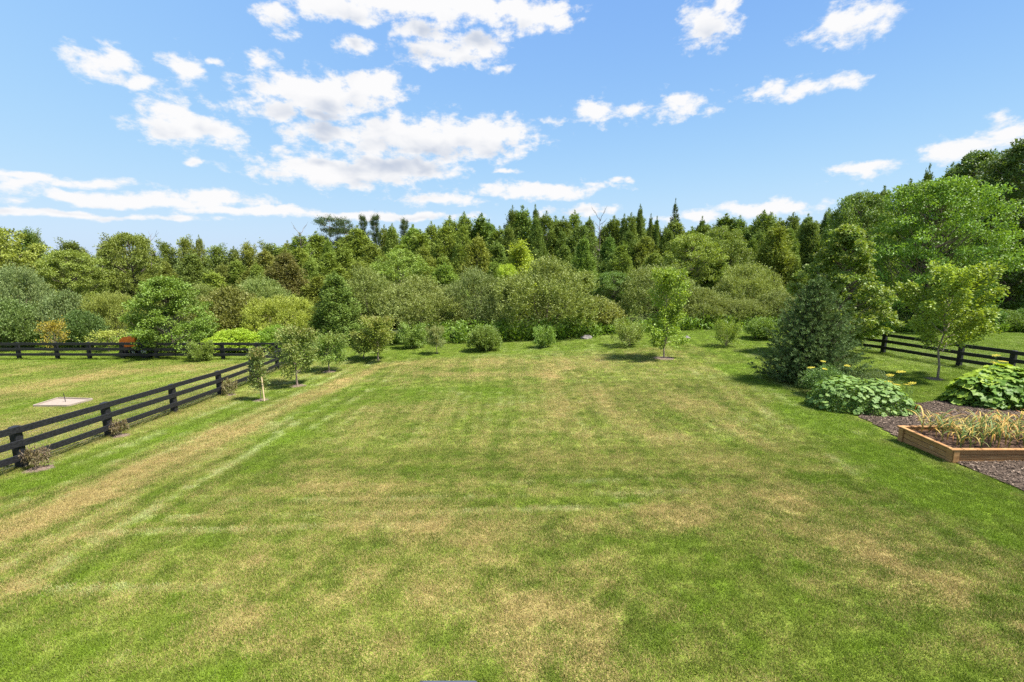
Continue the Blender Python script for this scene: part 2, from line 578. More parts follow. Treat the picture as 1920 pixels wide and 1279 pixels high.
class MB:
    """collects boxes and tubes into one mesh"""

    def __init__(self):
        self.v = []; self.f = []

    def add(self, vs, fs):
        o = len(self.v)
        self.v += [tuple(p) for p in vs]
        self.f += [tuple(i + o for i in q) for q in fs]

    def box(self, c, s, rot=None, bev=0.0):
        c = Vector(c); hx, hy, hz = s[0] / 2, s[1] / 2, s[2] / 2
        b = min(bev, hx * .9, hy * .9, hz * .9)
        vs = []
        if b <= 0:
            vs = [Vector((x, y, z)) for z in (-hz, hz) for x, y in ((-hx, -hy), (hx, -hy), (hx, hy), (-hx, hy))]
            fs = [(3, 2, 1, 0), (4, 5, 6, 7), (0, 1, 5, 4), (1, 2, 6, 5), (2, 3, 7, 6), (3, 0, 4, 7)]
        else:
            # chamfered along every horizontal ring and vertical edge
            for z, i in ((-hz, b), (-hz + b, 0), (hz - b, 0), (hz, b)):
                X, Y = hx - i, hy - i
                for x, y in ((-X + b, -Y), (X - b, -Y), (X, -Y + b), (X, Y - b), (X - b, Y), (-X + b, Y), (-X, Y - b), (-X, -Y + b)):
                    vs.append(Vector((x, y, z)))
            fs = [tuple(range(7, -1, -1)), tuple(range(24, 32))]
            for r in range(3):
                for i in range(8):
                    j = (i + 1) % 8
                    fs.append((r * 8 + i, r * 8 + j, r * 8 + 8 + j, r * 8 + 8 + i))
        if rot is not None:
            vs = [rot @ p for p in vs]
        self.add([p + c for p in vs], fs)

    def tube(self, pts, rads, sides=6, cap=True):
        pts = [Vector(p) for p in pts]
        o = len(self.v)
        for i, p in enumerate(pts):
            d = (pts[min(i + 1, len(pts) - 1)] - pts[max(i - 1, 0)]).normalized()
            a = d.orthogonal().normalized() if abs(d.z) > 0.9 else d.cross(Vector((0, 0, 1))).normalized()
            if abs(d.z) > 0.9:
                a = Vector((0, 1, 0)).cross(d).normalized()
            b = d.cross(a)
            for k in range(sides):
                an = 2 * math.pi * k / sides
                self.v.append(tuple(p + (a * math.cos(an) + b * math.sin(an)) * rads[i]))
        for i in range(len(pts) - 1):
            for k in range(sides):
                k2 = (k + 1) % sides
                self.f.append((o + i * sides + k, o + i * sides + k2, o + (i + 1) * sides + k2, o + (i + 1) * sides + k))
        if cap:
            self.f.append(tuple(o + k for k in range(sides - 1, -1, -1)))
            e = o + (len(pts) - 1) * sides
            self.f.append(tuple(e + k for k in range(sides)))

    def mesh(self, name, mat, smooth=False):
        me = bpy.data.meshes.new(name)
        me.from_pydata(self.v, [], self.f)
        if mat: me.materials.append(mat)
        if smooth:
            me.polygons.foreach_set('use_smooth', np.full(len(me.polygons), True))
        me.update()
        return me

    def obj(self, name, mat, parent=None, smooth=False):
        return link(bpy.data.objects.new(name, self.mesh(name, mat, smooth)), parent)


# ------------------------------------------------------------------ lawn fields
def poly_world(pts):
    return np.array([[hit(*p).x, hit(*p).y] for p in pts])


def seg_dist(x, y, poly):
    best = np.full(x.shape, 1e9)
    for (ax, ay), (bx, by) in zip(poly[:-1], poly[1:]):
        dx, dy = bx - ax, by - ay
        L = dx * dx + dy * dy + 1e-9
        t = np.clip(((x - ax) * dx + (y - ay) * dy) / L, 0, 1)
        best = np.minimum(best, np.hypot(x - ax - t * dx, y - ay - t * dy))
    return best


DRY = [  # pixels, half width in metres, amount
    ([(-100, 1040), (150, 940), (330, 860), (520, 770), (640, 715)], 0.75, 0.62),
    ([(640, 715), (740, 680)], 0.6, 0.4),
    ([(-40, 742), (100, 718), (230, 700), (330, 690)], 1.2, 0.60),
    ([(380, 694), (470, 682)], 0.8, 0.40),
    ([(-40, 850), (60, 800), (130, 776)], 0.9, 0.45),
    ([(800, 682), (900, 680), (1060, 685), (1100, 680)], 1.7, 0.38),
    ([(790, 700), (920, 703), (1030, 705)], 0.6, 0.40),
    ([(1030, 700), (1045, 760), (1050, 800)], 0.55, 0.36),
    ([(1110, 740), (1180, 780), (1220, 810)], 0.9, 0.32),
    ([(1200, 745), (1330, 770)], 0.8, 0.22),
    ([(1370, 800), (1450, 845)], 0.35, 0.45),
    ([(1270, 825), (1400, 870)], 0.8, 0.3),
    ([(1470, 910), (1400, 950), (1290, 965)], 0.7, 0.28),
    ([(1290, 965), (1150, 985), (950, 995), (830, 990)], 0.55, 0.34),
    ([(850, 900), (1000, 860)], 0.8, 0.18),
    ([(600, 900), (700, 950), (750, 985)], 0.8, 0.2),
    ([(1000, 1150), (1080, 1175), (980, 1215), (1120, 1230)], 0.55, 0.50),
    ([(1100, 1060), (1200, 1090), (1250, 1180)], 0.4, 0.25),
    ([(400, 1160), (480, 1210), (560, 1260), (720, 1230)], 0.4, 0.42),
    ([(700, 1080), (800, 1110), (880, 1100)], 0.45, 0.2),
    ([(1600, 985), (1680, 1070), (1740, 1085), (1830, 1140), (1930, 1190)], 0.18, 0.42),
    ([(1500, 960), (1560, 1010), (1640, 1040)], 0.5, 0.28),
    ([(0, 1075), (60, 1090)], 0.3, 0.3),
    ([(1950, 1010), (1700, 880), (1560, 800), (1480, 740), (1380, 690)], 1.1, -0.72),
    ([(1350, 1090), (1500, 1150), (1650, 1220)], 1.2, -0.30),
    ([(1440, 1270), (1700, 1290)], 1.0, -0.2),
    ([(80, 1250), (200, 1230), (330, 1270)], 0.9, -0.3),
    ([(430, 1270), (560, 1290)], 0.4, -0.3),
    ([(560, 770), (700, 740), (880, 735)], 1.9, -0.50),
    ([(500, 830), (560, 810)], 0.8, -0.3),
    ([(250, 960), (450, 880), (600, 800)], 0.9, -0.32),
    ([(950, 930), (1150, 920)], 0.8, -0.28),
    ([(160, 1040), (420, 1030)], 0.6, -0.2),
    ([(1000, 1020), (1250, 1030)], 0.7, -0.12),
    ([(60, 905), (230, 840), (420, 770), (600, 715)], 0.9, -0.5),
    ([(-60, 790), (150, 730), (300, 705), (420, 690)], 0.5, -0.5),
    ([(1300, 660), (1420, 690)], 2.5, -0.3),
]
DRY = [(poly_world(p), wd * (1.15 if i > 1 else 1), a * (0.72 if i > 1 else 0.9)) for i, (p, wd, a) in enumerate(DRY)]
LINES = [  # narrow pale wheel tracks left by the mower
    ([(250, 972), (700, 966), (960, 958), (1200, 950)], 0.028, 0.75),
    ([(330, 943), (700, 938), (960, 934), (1300, 924)], 0.026, 0.7),
    ([(130, 1004), (520, 993), (760, 985), (840, 984)], 0.028, 0.7),
    ([(520, 912), (960, 908), (1250, 900)], 0.025, 0.4),
    ([(20, 1109), (420, 1104)], 0.03, 0.5),
    ([(200, 1004), (330, 930), (440, 870), (560, 790)], 0.10, 0.4),
    ([(310, 930), (420, 868), (560, 775)], 0.06, 0.45),
    ([(20, 1040), (200, 925), (400, 830), (560, 752)], 0.05, 0.4),
    ([(0, 985), (200, 900), (400, 810)], 0.05, 0.35),
    ([(1600, 890), (1500, 815), (1400, 745), (1290, 690)], 0.09, 0.35),
    ([(1680, 920), (1590, 860)], 0.07, 0.4),
    ([(560, 740), (640, 700), (720, 672)], 0.25, 0.35),
    ([(640, 760), (700, 735)], 0.06, 0.3),
]
LINES = [(poly_world(p), max(wd * 1.4, 0.07), a * (1.9 if wd < 0.035 else 1.2)) for p, wd, a in LINES]
MULCH = poly_world([(1590, 762), (1610, 782), (1645, 799), (1695, 828), (1800, 872), (1925, 924), (2150, 1010), (2500, 1130)])
MULCH = np.vstack([MULCH, [[23.0, 9.5], [22.0, 15.5]], poly_world([(1990, 740), (1870, 735), (1765, 752), (1720, 757), (1700, 752), (1640, 752)])])


def inpoly(x, y, poly):
    ins = np.zeros(x.shape, bool)
    n = len(poly)
    for i in range(n):
        x1, y1 = poly[i]; x2, y2 = poly[(i + 1) % n]
        c = ((y1 > y) != (y2 > y)) & (x < (x2 - x1) * (y - y1) / (y2 - y1 + 1e-12) + x1)
        ins ^= c
    return ins


def lawn_fields(x, y):
    n1 = fbm(vn1, x * 0.45, y * 0.45, 4)
    n2 = fbm(vn2, x * 1.7, y * 1.7, 3)
    n3 = fbm(vn3, x * 0.16 + 9, y * 0.16, 3)
    n5 = fbm(vn4, x * 4.2 + 3, y * 4.2, 2)
    near = sstep((15 - y) / 7)
    dry = 0.205 + 0.48 * (n1 - 0.5) + 0.55 * (n2 - 0.5) + (0.15 + 0.85 * near) * (n5 - 0.5)
    al = fbm(vn1, x * 1.9 + 31, y * 0.11, 3) - 0.5
    ac = fbm(vn2, x * 0.12 + 11, y * 2.0, 3) - 0.5
    za = sstep((y - 10) / 4) + (1 - sstep((y - 10) / 4)) * sstep((-5.5 - x) / 2)
    aniso = al * za + ac * (1 - za) * sstep((y - 8) / 2)
    dry = dry + 0.60 * aniso
    wob = 0.65 * (fbm(vn4, x * 0.8, y * 0.8, 3) - 0.5)
    for poly, wd, a in DRY:
        d = seg_dist(x, y, poly) / wd + wob
        dry = dry + a * (1 - sstep((d - 0.35) / 0.95))
    lum = 0.45 - 0.20 * near + 0.45 * aniso + 0.8 * (n3 - 0.5) + 0.6 * (n2 - 0.5) + (0.2 + 0.4 * near) * (n5[::1] - 0.5)
    for poly, wd, a in LINES:
        d = seg_dist(x, y, poly) / wd
        brk = sstep((fbm(vn2, x * 1.1 + 5, y * 2.2, 2) - 0.32) / 0.2)
        lum = lum + a * (1 - sstep((d - 0.3) / 1.0)) * (0.35 + 0.65 * brk)
        dry = dry + 0.3 * a * (1 - sstep((d - 0.3) / 1.0)) * brk
    # mower stripes: along the fences and down the middle, across nearer the house
    ph = x + 0.12 * np.sin(y * 0.4)
    left = sstep((-5.0 - x) / 2.5) * sstep((x + 13.0) / 1.0)
    lum = lum + 0.42 * left * np.sin(2 * math.pi * ph / 0.85 + 2.5 * n1)
    mid = sstep((y - 10.8) / 4) * sstep((10.5 - np.abs(x)) / 4)
    dry = dry + 0.10 * mid * np.sin(2 * math.pi * ph / 0.46 + 1.0 * n1) * sstep((n1 - 0.3) / 0.3)
    lum = lum + 0.32 * mid * np.sin(2 * math.pi * ph / 0.46 + 1.0 * n1)
    across = sstep((13.0 - y) / 3) * sstep((y - 8.0) / 1.5) * sstep((7.0 - x) / 3) * sstep((x + 9) / 3)
    lum = lum + 0.26 * across * np.sin(2 * math.pi * (y + 0.03 * x) / 0.52 + 1.2 * n1)
    rt = sstep((x - 6.5) / 2)
    lum = lum + 0.20 * rt * np.sin(2 * math.pi * (x - 0.25 * y) / 0.7 + 2 * n1)
    # beyond the mown crest and in the field on the right the grass is lush
    lush = sstep((y - 29.5 - 0.03 * x) / 2.5)
    dry = dry * (1 - 0.8 * lush) - 0.24 * lush
    lushr = sstep((x - 12 - 0.0 * y) / 4) * sstep((y - 14) / 3)
    dry = dry * (1 - 0.85 * lushr) - 0.28 * lushr
    lum = lum + 0.14 * lushr + 0.08 * lush
    return np.clip(dry, -0.4, 1), np.clip(lum, 0, 1.4)


# ------------------------------------------------------------------ ground sheet
def axis(dense_lo, dense_hi, step, lo, hi):
    a = [dense_lo]
    while a[-1] < dense_hi: a.append(a[-1] + step)
    s = step
    up = [a[-1]]
    while up[-1] < hi: s *= 1.35; up.append(up[-1] + s)
    s = step
    dn = [a[0]]
    while dn[-1] > lo: s *= 1.35; dn.append(dn[-1] - s)
    return np.array(dn[:0:-1] + a + up[1:])


gx = axis(-44, 44, 0.32, -3500, 3500)
gy = axis(2, 48, 0.32, -3500, 4500)
X, Y = np.meshgrid(gx, gy, indexing='ij')
Z = gz(X, Y)
nx, ny = X.shape
idx = np.arange(nx * ny).reshape(nx, ny)
F = np.stack([idx[:-1, :-1], idx[1:, :-1], idx[1:, 1:], idx[:-1, 1:]], -1).reshape(-1, 4)
xf, yf = X.ravel(), Y.ravel()
dry, lum = lawn_fields(xf, yf)
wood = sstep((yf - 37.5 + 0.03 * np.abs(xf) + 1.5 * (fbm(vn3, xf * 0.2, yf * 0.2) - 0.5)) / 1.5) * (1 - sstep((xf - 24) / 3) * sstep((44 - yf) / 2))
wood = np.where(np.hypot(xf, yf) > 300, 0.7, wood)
me = mesh_np('ground', np.stack([xf, yf, Z.ravel()], -1), F, M['turf'], None, True, {'dry': dry, 'lum': lum, 'wood': wood})
tag(link(bpy.data.objects.new('ground', me)), 'mown lawn and surrounding land sloping gently away', kind='structure')

# mulch of the vegetable garden: a thin sheet following the ground
mx0, my0 = MULCH.min(0); mx1, my1 = MULCH.max(0)
st = 0.11
ax_ = np.arange(mx0 - st, mx1 + st, st); ay_ = np.arange(my0 - st, my1 + st, st)
X, Y = np.meshgrid(ax_, ay_, indexing='ij')
idx = np.arange(X.size).reshape(X.shape)
F = np.stack([idx[:-1, :-1], idx[1:, :-1], idx[1:, 1:], idx[:-1, 1:]], -1).reshape(-1, 4)
cxm = X[:-1, :-1] + st / 2; cym = Y[:-1, :-1] + st / 2
keep = inpoly(cxm + 0.05 * (vn1(cxm * 6, cym * 6) - 0.5), cym, MULCH).ravel()
F = F[keep]
Z = gz(X, Y) + 0.012 + 0.035 * (fbm(vn2, X * 5, Y * 5, 3))
used, inv = np.unique(F.ravel(), return_inverse=True)
V = np.stack([X.ravel(), Y.ravel(), Z.ravel()], -1)[used]
tag(link(bpy.data.objects.new('mulch_bed', mesh_np('mulch_bed', V, inv.reshape(-1, 4), M['mulch'], None, True))),
    'dark wood mulch spread round the vegetable beds', kind='structure')
rng = np.random.default_rng(5)


# ------------------------------------------------------------------ scatter helper (geometry nodes)
def scatter(name, pts, rot, scl, protos, pick, attrs, mat, label, cat=None):
    me = bpy.data.meshes.new(name)
    me.vertices.add(len(pts)); me.vertices.foreach_set('co', np.ascontiguousarray(pts, np.float32).ravel())
    a = me.attributes.new('rot', 'FLOAT_VECTOR', 'POINT'); a.data.foreach_set('vector', np.ascontiguousarray(rot, np.float32).ravel())
    a = me.attributes.new('scl', 'FLOAT_VECTOR', 'POINT'); a.data.foreach_set('vector', np.ascontiguousarray(scl, np.float32).ravel())
    a = me.attributes.new('pick', 'INT', 'POINT'); a.data.foreach_set('value', np.ascontiguousarray(pick, np.int32))
    for k, v in attrs.items():
        a = me.attributes.new(k, 'FLOAT', 'POINT'); a.data.foreach_set('value', np.ascontiguousarray(v, np.float32))
    me.materials.append(mat)
    o = link(bpy.data.objects.new(name, me))
    ng = bpy.data.node_groups.new(name + '_scatter', 'GeometryNodeTree')
    ng.interface.new_socket('Geometry', in_out='INPUT', socket_type='NodeSocketGeometry')
    ng.interface.new_socket('Geometry', in_out='OUTPUT', socket_type='NodeSocketGeometry')
    N = ng.nodes; L = ng.links
    gi = N.new('NodeGroupInput'); go = N.new('NodeGroupOutput')
    ip = N.new('GeometryNodeInstanceOnPoints')
    m2p = N.new('GeometryNodeMeshToPoints')
    L.new(gi.outputs[0], m2p.inputs[0]); L.new(m2p.outputs[0], ip.inputs['Points'])
    jg = N.new('GeometryNodeJoinGeometry')
    for p in reversed(protos):
        oi = N.new('GeometryNodeObjectInfo'); oi.inputs[0].default_value = p
        oi.inputs['As Instance'].default_value = True
        L.new(oi.outputs['Geometry'], jg.inputs[0])
    L.new(jg.outputs[0], ip.inputs['Instance'])
    ip.inputs['Pick Instance'].default_value = True

    def na(n, typ):
        x = N.new('GeometryNodeInputNamedAttribute'); x.data_type = typ; x.inputs[0].default_value = n
        return x.outputs[0]
    L.new(na('pick', 'INT'), ip.inputs['Instance Index'])
    e2r = N.new('FunctionNodeEulerToRotation')
    L.new(na('rot', 'FLOAT_VECTOR'), e2r.inputs[0]); L.new(e2r.outputs[0], ip.inputs['Rotation'])
    L.new(na('scl', 'FLOAT_VECTOR'), ip.inputs['Scale'])
    L.new(ip.outputs[0], go.inputs[0])
    md = o.modifiers.new('scatter', 'NODES'); md.node_group = ng
    tag(o, label, cat, kind='stuff')
    return o


def clump(seed, n, rad, hgt, wid):
    r = np.random.default_rng(seed)
    a = r.random(n) * 2 * np.pi; q = np.sqrt(r.random(n)) * rad
    b = np.stack([q * np.cos(a), q * np.sin(a), np.full(n, -0.004)], -1)
    h = hgt * (0.55 + 0.75 * r.random(n))
    la = r.random(n) * 2 * np.pi; lean = 0.25 + 0.75 * r.random(n)
    tipv = b + np.stack([np.cos(la) * lean * h, np.sin(la) * lean * h, h * 0.85], -1)
    sa = r.random(n) * np.pi
    sv_ = np.stack([np.cos(sa), np.sin(sa), np.zeros(n)], -1) * (wid / 2)
    V = np.stack([b - sv_, b + sv_, tipv], 1).reshape(-1, 3)
    F = np.arange(3 * n).reshape(-1, 3)
    lc = np.repeat(np.stack([r.random(n), r.random(n), r.random(n)], -1), 3, 0)
    return bpy.data.objects.new('grass_clump', mesh_np('grass_clump', V, F, M['blade'], lc))


clumps = [clump(s, 190, 0.14, 0.045, 0.0075) for s in range(4)]


def grass_points():
    out = []
    for y0, y1, sp, sc_, sz in ((3.5, 13, 0.125, 1.0, 1.0), (13, 22, 0.185, 1.35, 1.15), (22, 39, 0.30, 2.1, 1.35)):
        xs = np.arange(-46, 46, sp); ys = np.arange(y0, y1, sp)
        X, Y = np.meshgrid(xs, ys)
        x = X.ravel() + rng.uniform(-.5, .5, X.size) * sp; y = Y.ravel() + rng.uniform(-.5, .5, X.size) * sp
        k = np.abs(x) < y * 1.16 + 6.5
        x, y = x[k], y[k]
        out.append(np.stack([x, y, np.full(x.size, sc_), np.full(x.size, sz)], -1))
    return np.vstack(out)


GP = grass_points()
GP = GP[~inpoly(GP[:, 0], GP[:, 1], MULCH)]
EXCL = []   # (x, y, radius) kept free of grass, filled by the objects below


# ------------------------------------------------------------------ foliage builder
def norm(a):
    return a / np.maximum(1e-9, np.linalg.norm(a, axis=-1, keepdims=True))


class Leaves:
    def __init__(self, seed):
        self.r = np.random.default_rng(seed)
        self.p = []; self.a = []; self.L = []; self.W = []; self.c = []; self.nm = []

    def add(self, p, a, L, W, clump=0.5, tip=0.0, up=None):
        p = np.asarray(p, float).reshape(-1, 3); n = len(p)
        a = norm(np.broadcast_to(np.asarray(a, float), (n, 3)))
        self.p.append(p); self.a.append(a)
        self.L.append(np.broadcast_to(L, n) * (0.7 + 0.6 * self.r.random(n)))
        self.W.append(np.broadcast_to(W, n) * (0.75 + 0.5 * self.r.random(n)))
        c = np.stack([self.r.random(n), np.broadcast_to(clump, n), np.broadcast_to(tip, n)], -1)
        self.c.append(c)
        u = self.r.normal(size=(n, 3)) * 0.8 + np.array([0.0, 0.0, 0.7]) if up is None else np.broadcast_to(up, (n, 3)) + self.r.normal(size=(n, 3)) * 0.35
        self.nm.append(u)

    def count(self):
        return sum(len(x) for x in self.p)

    def mesh(self, name, mat):
        p = np.vstack(self.p); a = np.vstack(self.a); L = np.hstack(self.L)[:, None]; W = np.hstack(self.W)[:, None]
        c = np.vstack(self.c); u = np.vstack(self.nm)
        s = norm(np.cross(a, u)); nn = norm(np.cross(s, a))
        V = np.stack([p, p + a * L * 0.42 + s * W / 2 + nn * W * 0.12, p + a * L - nn * L * 0.08, p + a * L * 0.42 - s * W / 2 + nn * W * 0.12], 1).reshape(-1, 3)
        F = np.arange(len(p) * 4).reshape(-1, 4)
        return mesh_np(name, V, F, mat, np.repeat(c, 4, 0))


class Proto:
    def __init__(self, crown, trunk, H, Wd):
        self.crown, self.trunk, self.H, self.W = crown, trunk, H, Wd
        if not crown.name.startswith(('cedar', 'tall_spruce')):      # true size of the grown crown
            co = np.empty(len(crown.vertices) * 3, np.float32)
            crown.vertices.foreach_get('co', co)
            co = co.reshape(-1, 3)
            self.H = float(np.percentile(co[:, 2], 99.8))
            self.W = 2 * float(np.percentile(np.hypot(co[:, 0], co[:, 1]), 97.5))



def rdir(r, n):
    return norm(r.normal(size=(n, 3)))


def limb(mb, p0, p1, r0, r1, sag=0.0, n=4, rr=None):
    p0 = Vector(p0); p1 = Vector(p1)
    pts = []
    for i in range(n):
        t = i / (n - 1)
        q = p0.lerp(p1, t); q.z += sag * math.sin(math.pi * t)
        if rr is not None and 0 < i < n - 1:
            q += Vector(rr.normal(size=3)) * (p1 - p0).length * 0.04
        pts.append(q)
    mb.tube(pts, [r0 + (r1 - r0) * i / (n - 1) for i in range(n)], 6, False)


def cedar(seed, H=13.0, Wd=5.2, n=950, mat='cedar', sparse=1.0, name='cedar'):
    lv = Leaves(seed); r = lv.r
    mb = MB()
    bend = r.normal(size=2) * 0.015 * H
    mb.tube([(bend[0] * t * t, bend[1] * t * t, H * t - 0.3) for t in np.linspace(0, 0.93, 6)], list(np.linspace(0.19, 0.02, 6)), 6)
    lob = r.random(8) * 6.28
    for i in range(n):
        t = 1 - (1 - 0.99 * r.random()) ** 0.62          # more low down
        t = 0.03 + 0.97 * t
        az_ = r.random() * 2 * np.pi
        prof = min(1.0, 0.62 + t * 2.2) * (1 - t) ** 0.74 + 0.012
        lobf = 1 + 0.22 * math.sin(3 * az_ + lob[0] + 7 * t) + 0.20 * math.sin(5 * az_ + lob[1] - 15 * t) + 0.14 * math.sin(26 * t + lob[2])
        q = (0.35 + 0.65 * math.sqrt(r.random()))
        rad = Wd / 2 * prof * lobf * q
        c = np.array([rad * math.cos(az_) + bend[0] * t * t, rad * math.sin(az_) + bend[1] * t * t, t * H])
        out = np.array([math.cos(az_), math.sin(az_), 0.9 + 0.9 * t])
        if q > 0.8 and i % 5 == 0:
            limb(mb, (bend[0] * t * t, bend[1] * t * t, max(0.2, t * H - rad * 0.5)), tuple(c), 0.035, 0.008, 0, 3)
        k = int(20 * sparse)
        spread = (0.30 + 0.45 * (1 - t))
        pos = c + r.normal(size=(k, 3)) * np.array([0.36, 0.36, 0.55]) * spread
        ax = norm(out) + r.normal(size=(k, 3)) * 0.55
        cl = r.random()
        lv.add(pos, ax, 0.30, 0.105, cl, q * r.random(k), up=norm(out))
    k = 90
    tt = r.random(k) ** 0.6
    lv.add(np.stack([bend[0] + r.normal(size=k) * 0.26 * (1.1 - tt), bend[1] + r.normal(size=k) * 0.26 * (1.1 - tt), H * (0.88 + 0.13 * tt)], -1),
           np.array([0, 0, 1.0]) + r.normal(size=(k, 3)) * 0.45, 0.24, 0.07, 0.5, 0.5)
    return Proto(lv.mesh(name + '_crown', M[mat]), mb.mesh(name + '_trunk', M['bark']), H, Wd)


def willow(seed, H=6.0, Wd=7.0, n=1500, leafL=0.20, leafW=0.07, mat='willow', up=0.75, per=14, name='willow', stems=9, low=0.05, nl=34, ls=1.0):
    """thicket shrub: a dome of many small leafy domes with dark gaps between"""
    lv = Leaves(seed); r = lv.r
    mb = MB()
    la = np.arange(nl) * 2.39996 + r.normal(size=nl) * 0.3
    tz = np.clip((np.arange(nl) + 0.5) / nl + r.normal(size=nl) * 0.03, 0.02, 0.98)   # 1 = top
    ph = np.arccos(np.clip(tz * 1.12 - 0.10, -0.2, 1))
    ir = 0.70 + 0.12 * r.random(nl)
    lc_ = np.stack([np.sin(ph) * np.cos(la) * ir * Wd / 2, np.sin(ph) * np.sin(la) * ir * Wd / 2,
                    H * (0.30 + 0.52 * np.cos(ph) * (0.82 + 0.3 * r.random(nl)))], -1)
    lr = ls * min(Wd, H * 1.3) * (0.125 + 0.065 * r.random(nl))
    for s in range(stems):
        j = r.integers(nl)
        limb(mb, (r.normal() * 0.18, r.normal() * 0.18, -0.15), tuple(lc_[j] * np.array([0.9, 0.9, 0.92])), 0.011 * H + 0.008, 0.012, -0.1, 5, r)
    tone = r.random(nl)
    for i in range(n):
        j = r.integers(nl)
        d = rdir(r, 1)[0]
        out = norm(lc_[j] * np.array([1, 1, 0.6]) + np.array([0, 0, 0.25 * H]))
        if d @ out < -0.15:
            d = -d
        q = 0.65 + 0.40 * r.random()
        c = lc_[j] + d * lr[j] * q * np.array([1, 1, 0.92])
        if c[2] < low * H:
            c[2] = low * H + r.random() * 0.08 * H
        axd = norm(d * 0.7 + out * 0.3 + np.array([0, 0, up]) + r.normal(size=3) * 0.25)
        ln = (0.40 + 0.5 * r.random()) * leafL / 0.2
        s = np.linspace(0, 1, per)
        pos = c + axd * (s[:, None] * ln - 0.25 * ln) + r.normal(size=(per, 3)) * 0.05
        ax = axd * 0.9 + r.normal(size=(per, 3)) * 0.6
        lv.add(pos, ax, leafL, leafW, 0.6 * tone[j] + 0.4 * r.random(), (0.1 + 0.9 * s * r.random()) * max(0.0, 0.35 + 0.65 * d[2]))
    k = n * 2
    j = r.integers(nl, size=k)
    d = rdir(r, k); q = (0.25 + 0.75 * r.random(k))[:, None]
    pos = lc_[j] * np.array([1, 1, 1]) * q * 0.95 + d * 0.35 * lr[j][:, None]
    pos[:, 2] = np.maximum(pos[:, 2], low * H)
    lv.add(pos, rdir(r, k), leafL * 1.15, leafW * 1.5, r.random(k) * 0.6, 0)
    return Proto(lv.mesh(name + '_crown', M[mat]), mb.mesh(name + '_trunk', M['bark']), H, Wd)


def broad(seed, H=9.0, Wd=7.0, h0=0.12, nc=170, per=110, leafL=0.17, leafW=0.11, mat='leaf', peak=0.6, name='broadleaf', bark='bark', tr=0.16, cs=1.0, pe=2.0):
    """round-crowned tree: leaf clumps on limbs"""
    lv = Leaves(seed); r = lv.r
    mb = MB()
    mb.tube([(r.normal() * 0.05, r.normal() * 0.05, z) for z in np.linspace(-0.3, H * 0.75, 6)], list(np.linspace(tr, tr * 0.25, 6)), 8)
    lob = r.random(6) * 6.28
    for i in range(nc):
        t = r.random() ** 0.9
        z = H * (h0 + (0.97 - h0) * t)
        az_ = r.random() * 2 * np.pi
        if t < peak:
            prof = 0.55 + 0.45 * math.sin(math.pi / 2 * t / peak)
        else:
            prof = max(0.0, 1 - ((t - peak) / (1.02 - peak)) ** pe) ** (1 / pe) + (0.05 if pe < 2 else 0)
        lobf = 1 + 0.13 * math.sin(3 * az_ + lob[0] + 4 * t) + 0.13 * math.sin(5 * az_ + lob[1] - 9 * t)
        q = (0.66 + 0.32 * r.random()) if i % 4 else 0.25 + 0.4 * r.random()
        rad = Wd / 2 * prof * lobf * q
        c = np.array([rad * math.cos(az_), rad * math.sin(az_), z])
        if i % 3 == 0:
            limb(mb, (0, 0, max(H * h0 * 0.8, z - rad * 0.8)), tuple(c), tr * 0.30, 0.012, -0.08 * rad, 4, r)
        cr = cs * Wd * (0.060 + 0.045 * r.random())
        d = rdir(r, per) * np.cbrt(r.random(per))[:, None]
        pos = c + d * np.array([cr * 1.15, cr * 1.15, cr * 0.62])
        outd = np.array([math.cos(az_), math.sin(az_), 0.35])
        ax = outd * 0.6 + np.array([0, 0, -0.15]) + rdir(r, per) * 0.9
        lv.add(pos, ax, leafL, leafW, r.random(), np.clip((q - 0.55) * 2.0 * r.random(per) + 0.3 * (d[:, 2] > 0.3), 0, 1))
    return Proto(lv.mesh(name + '_crown', M[mat]), mb.mesh(name + '_trunk', M[bark]), H, Wd)


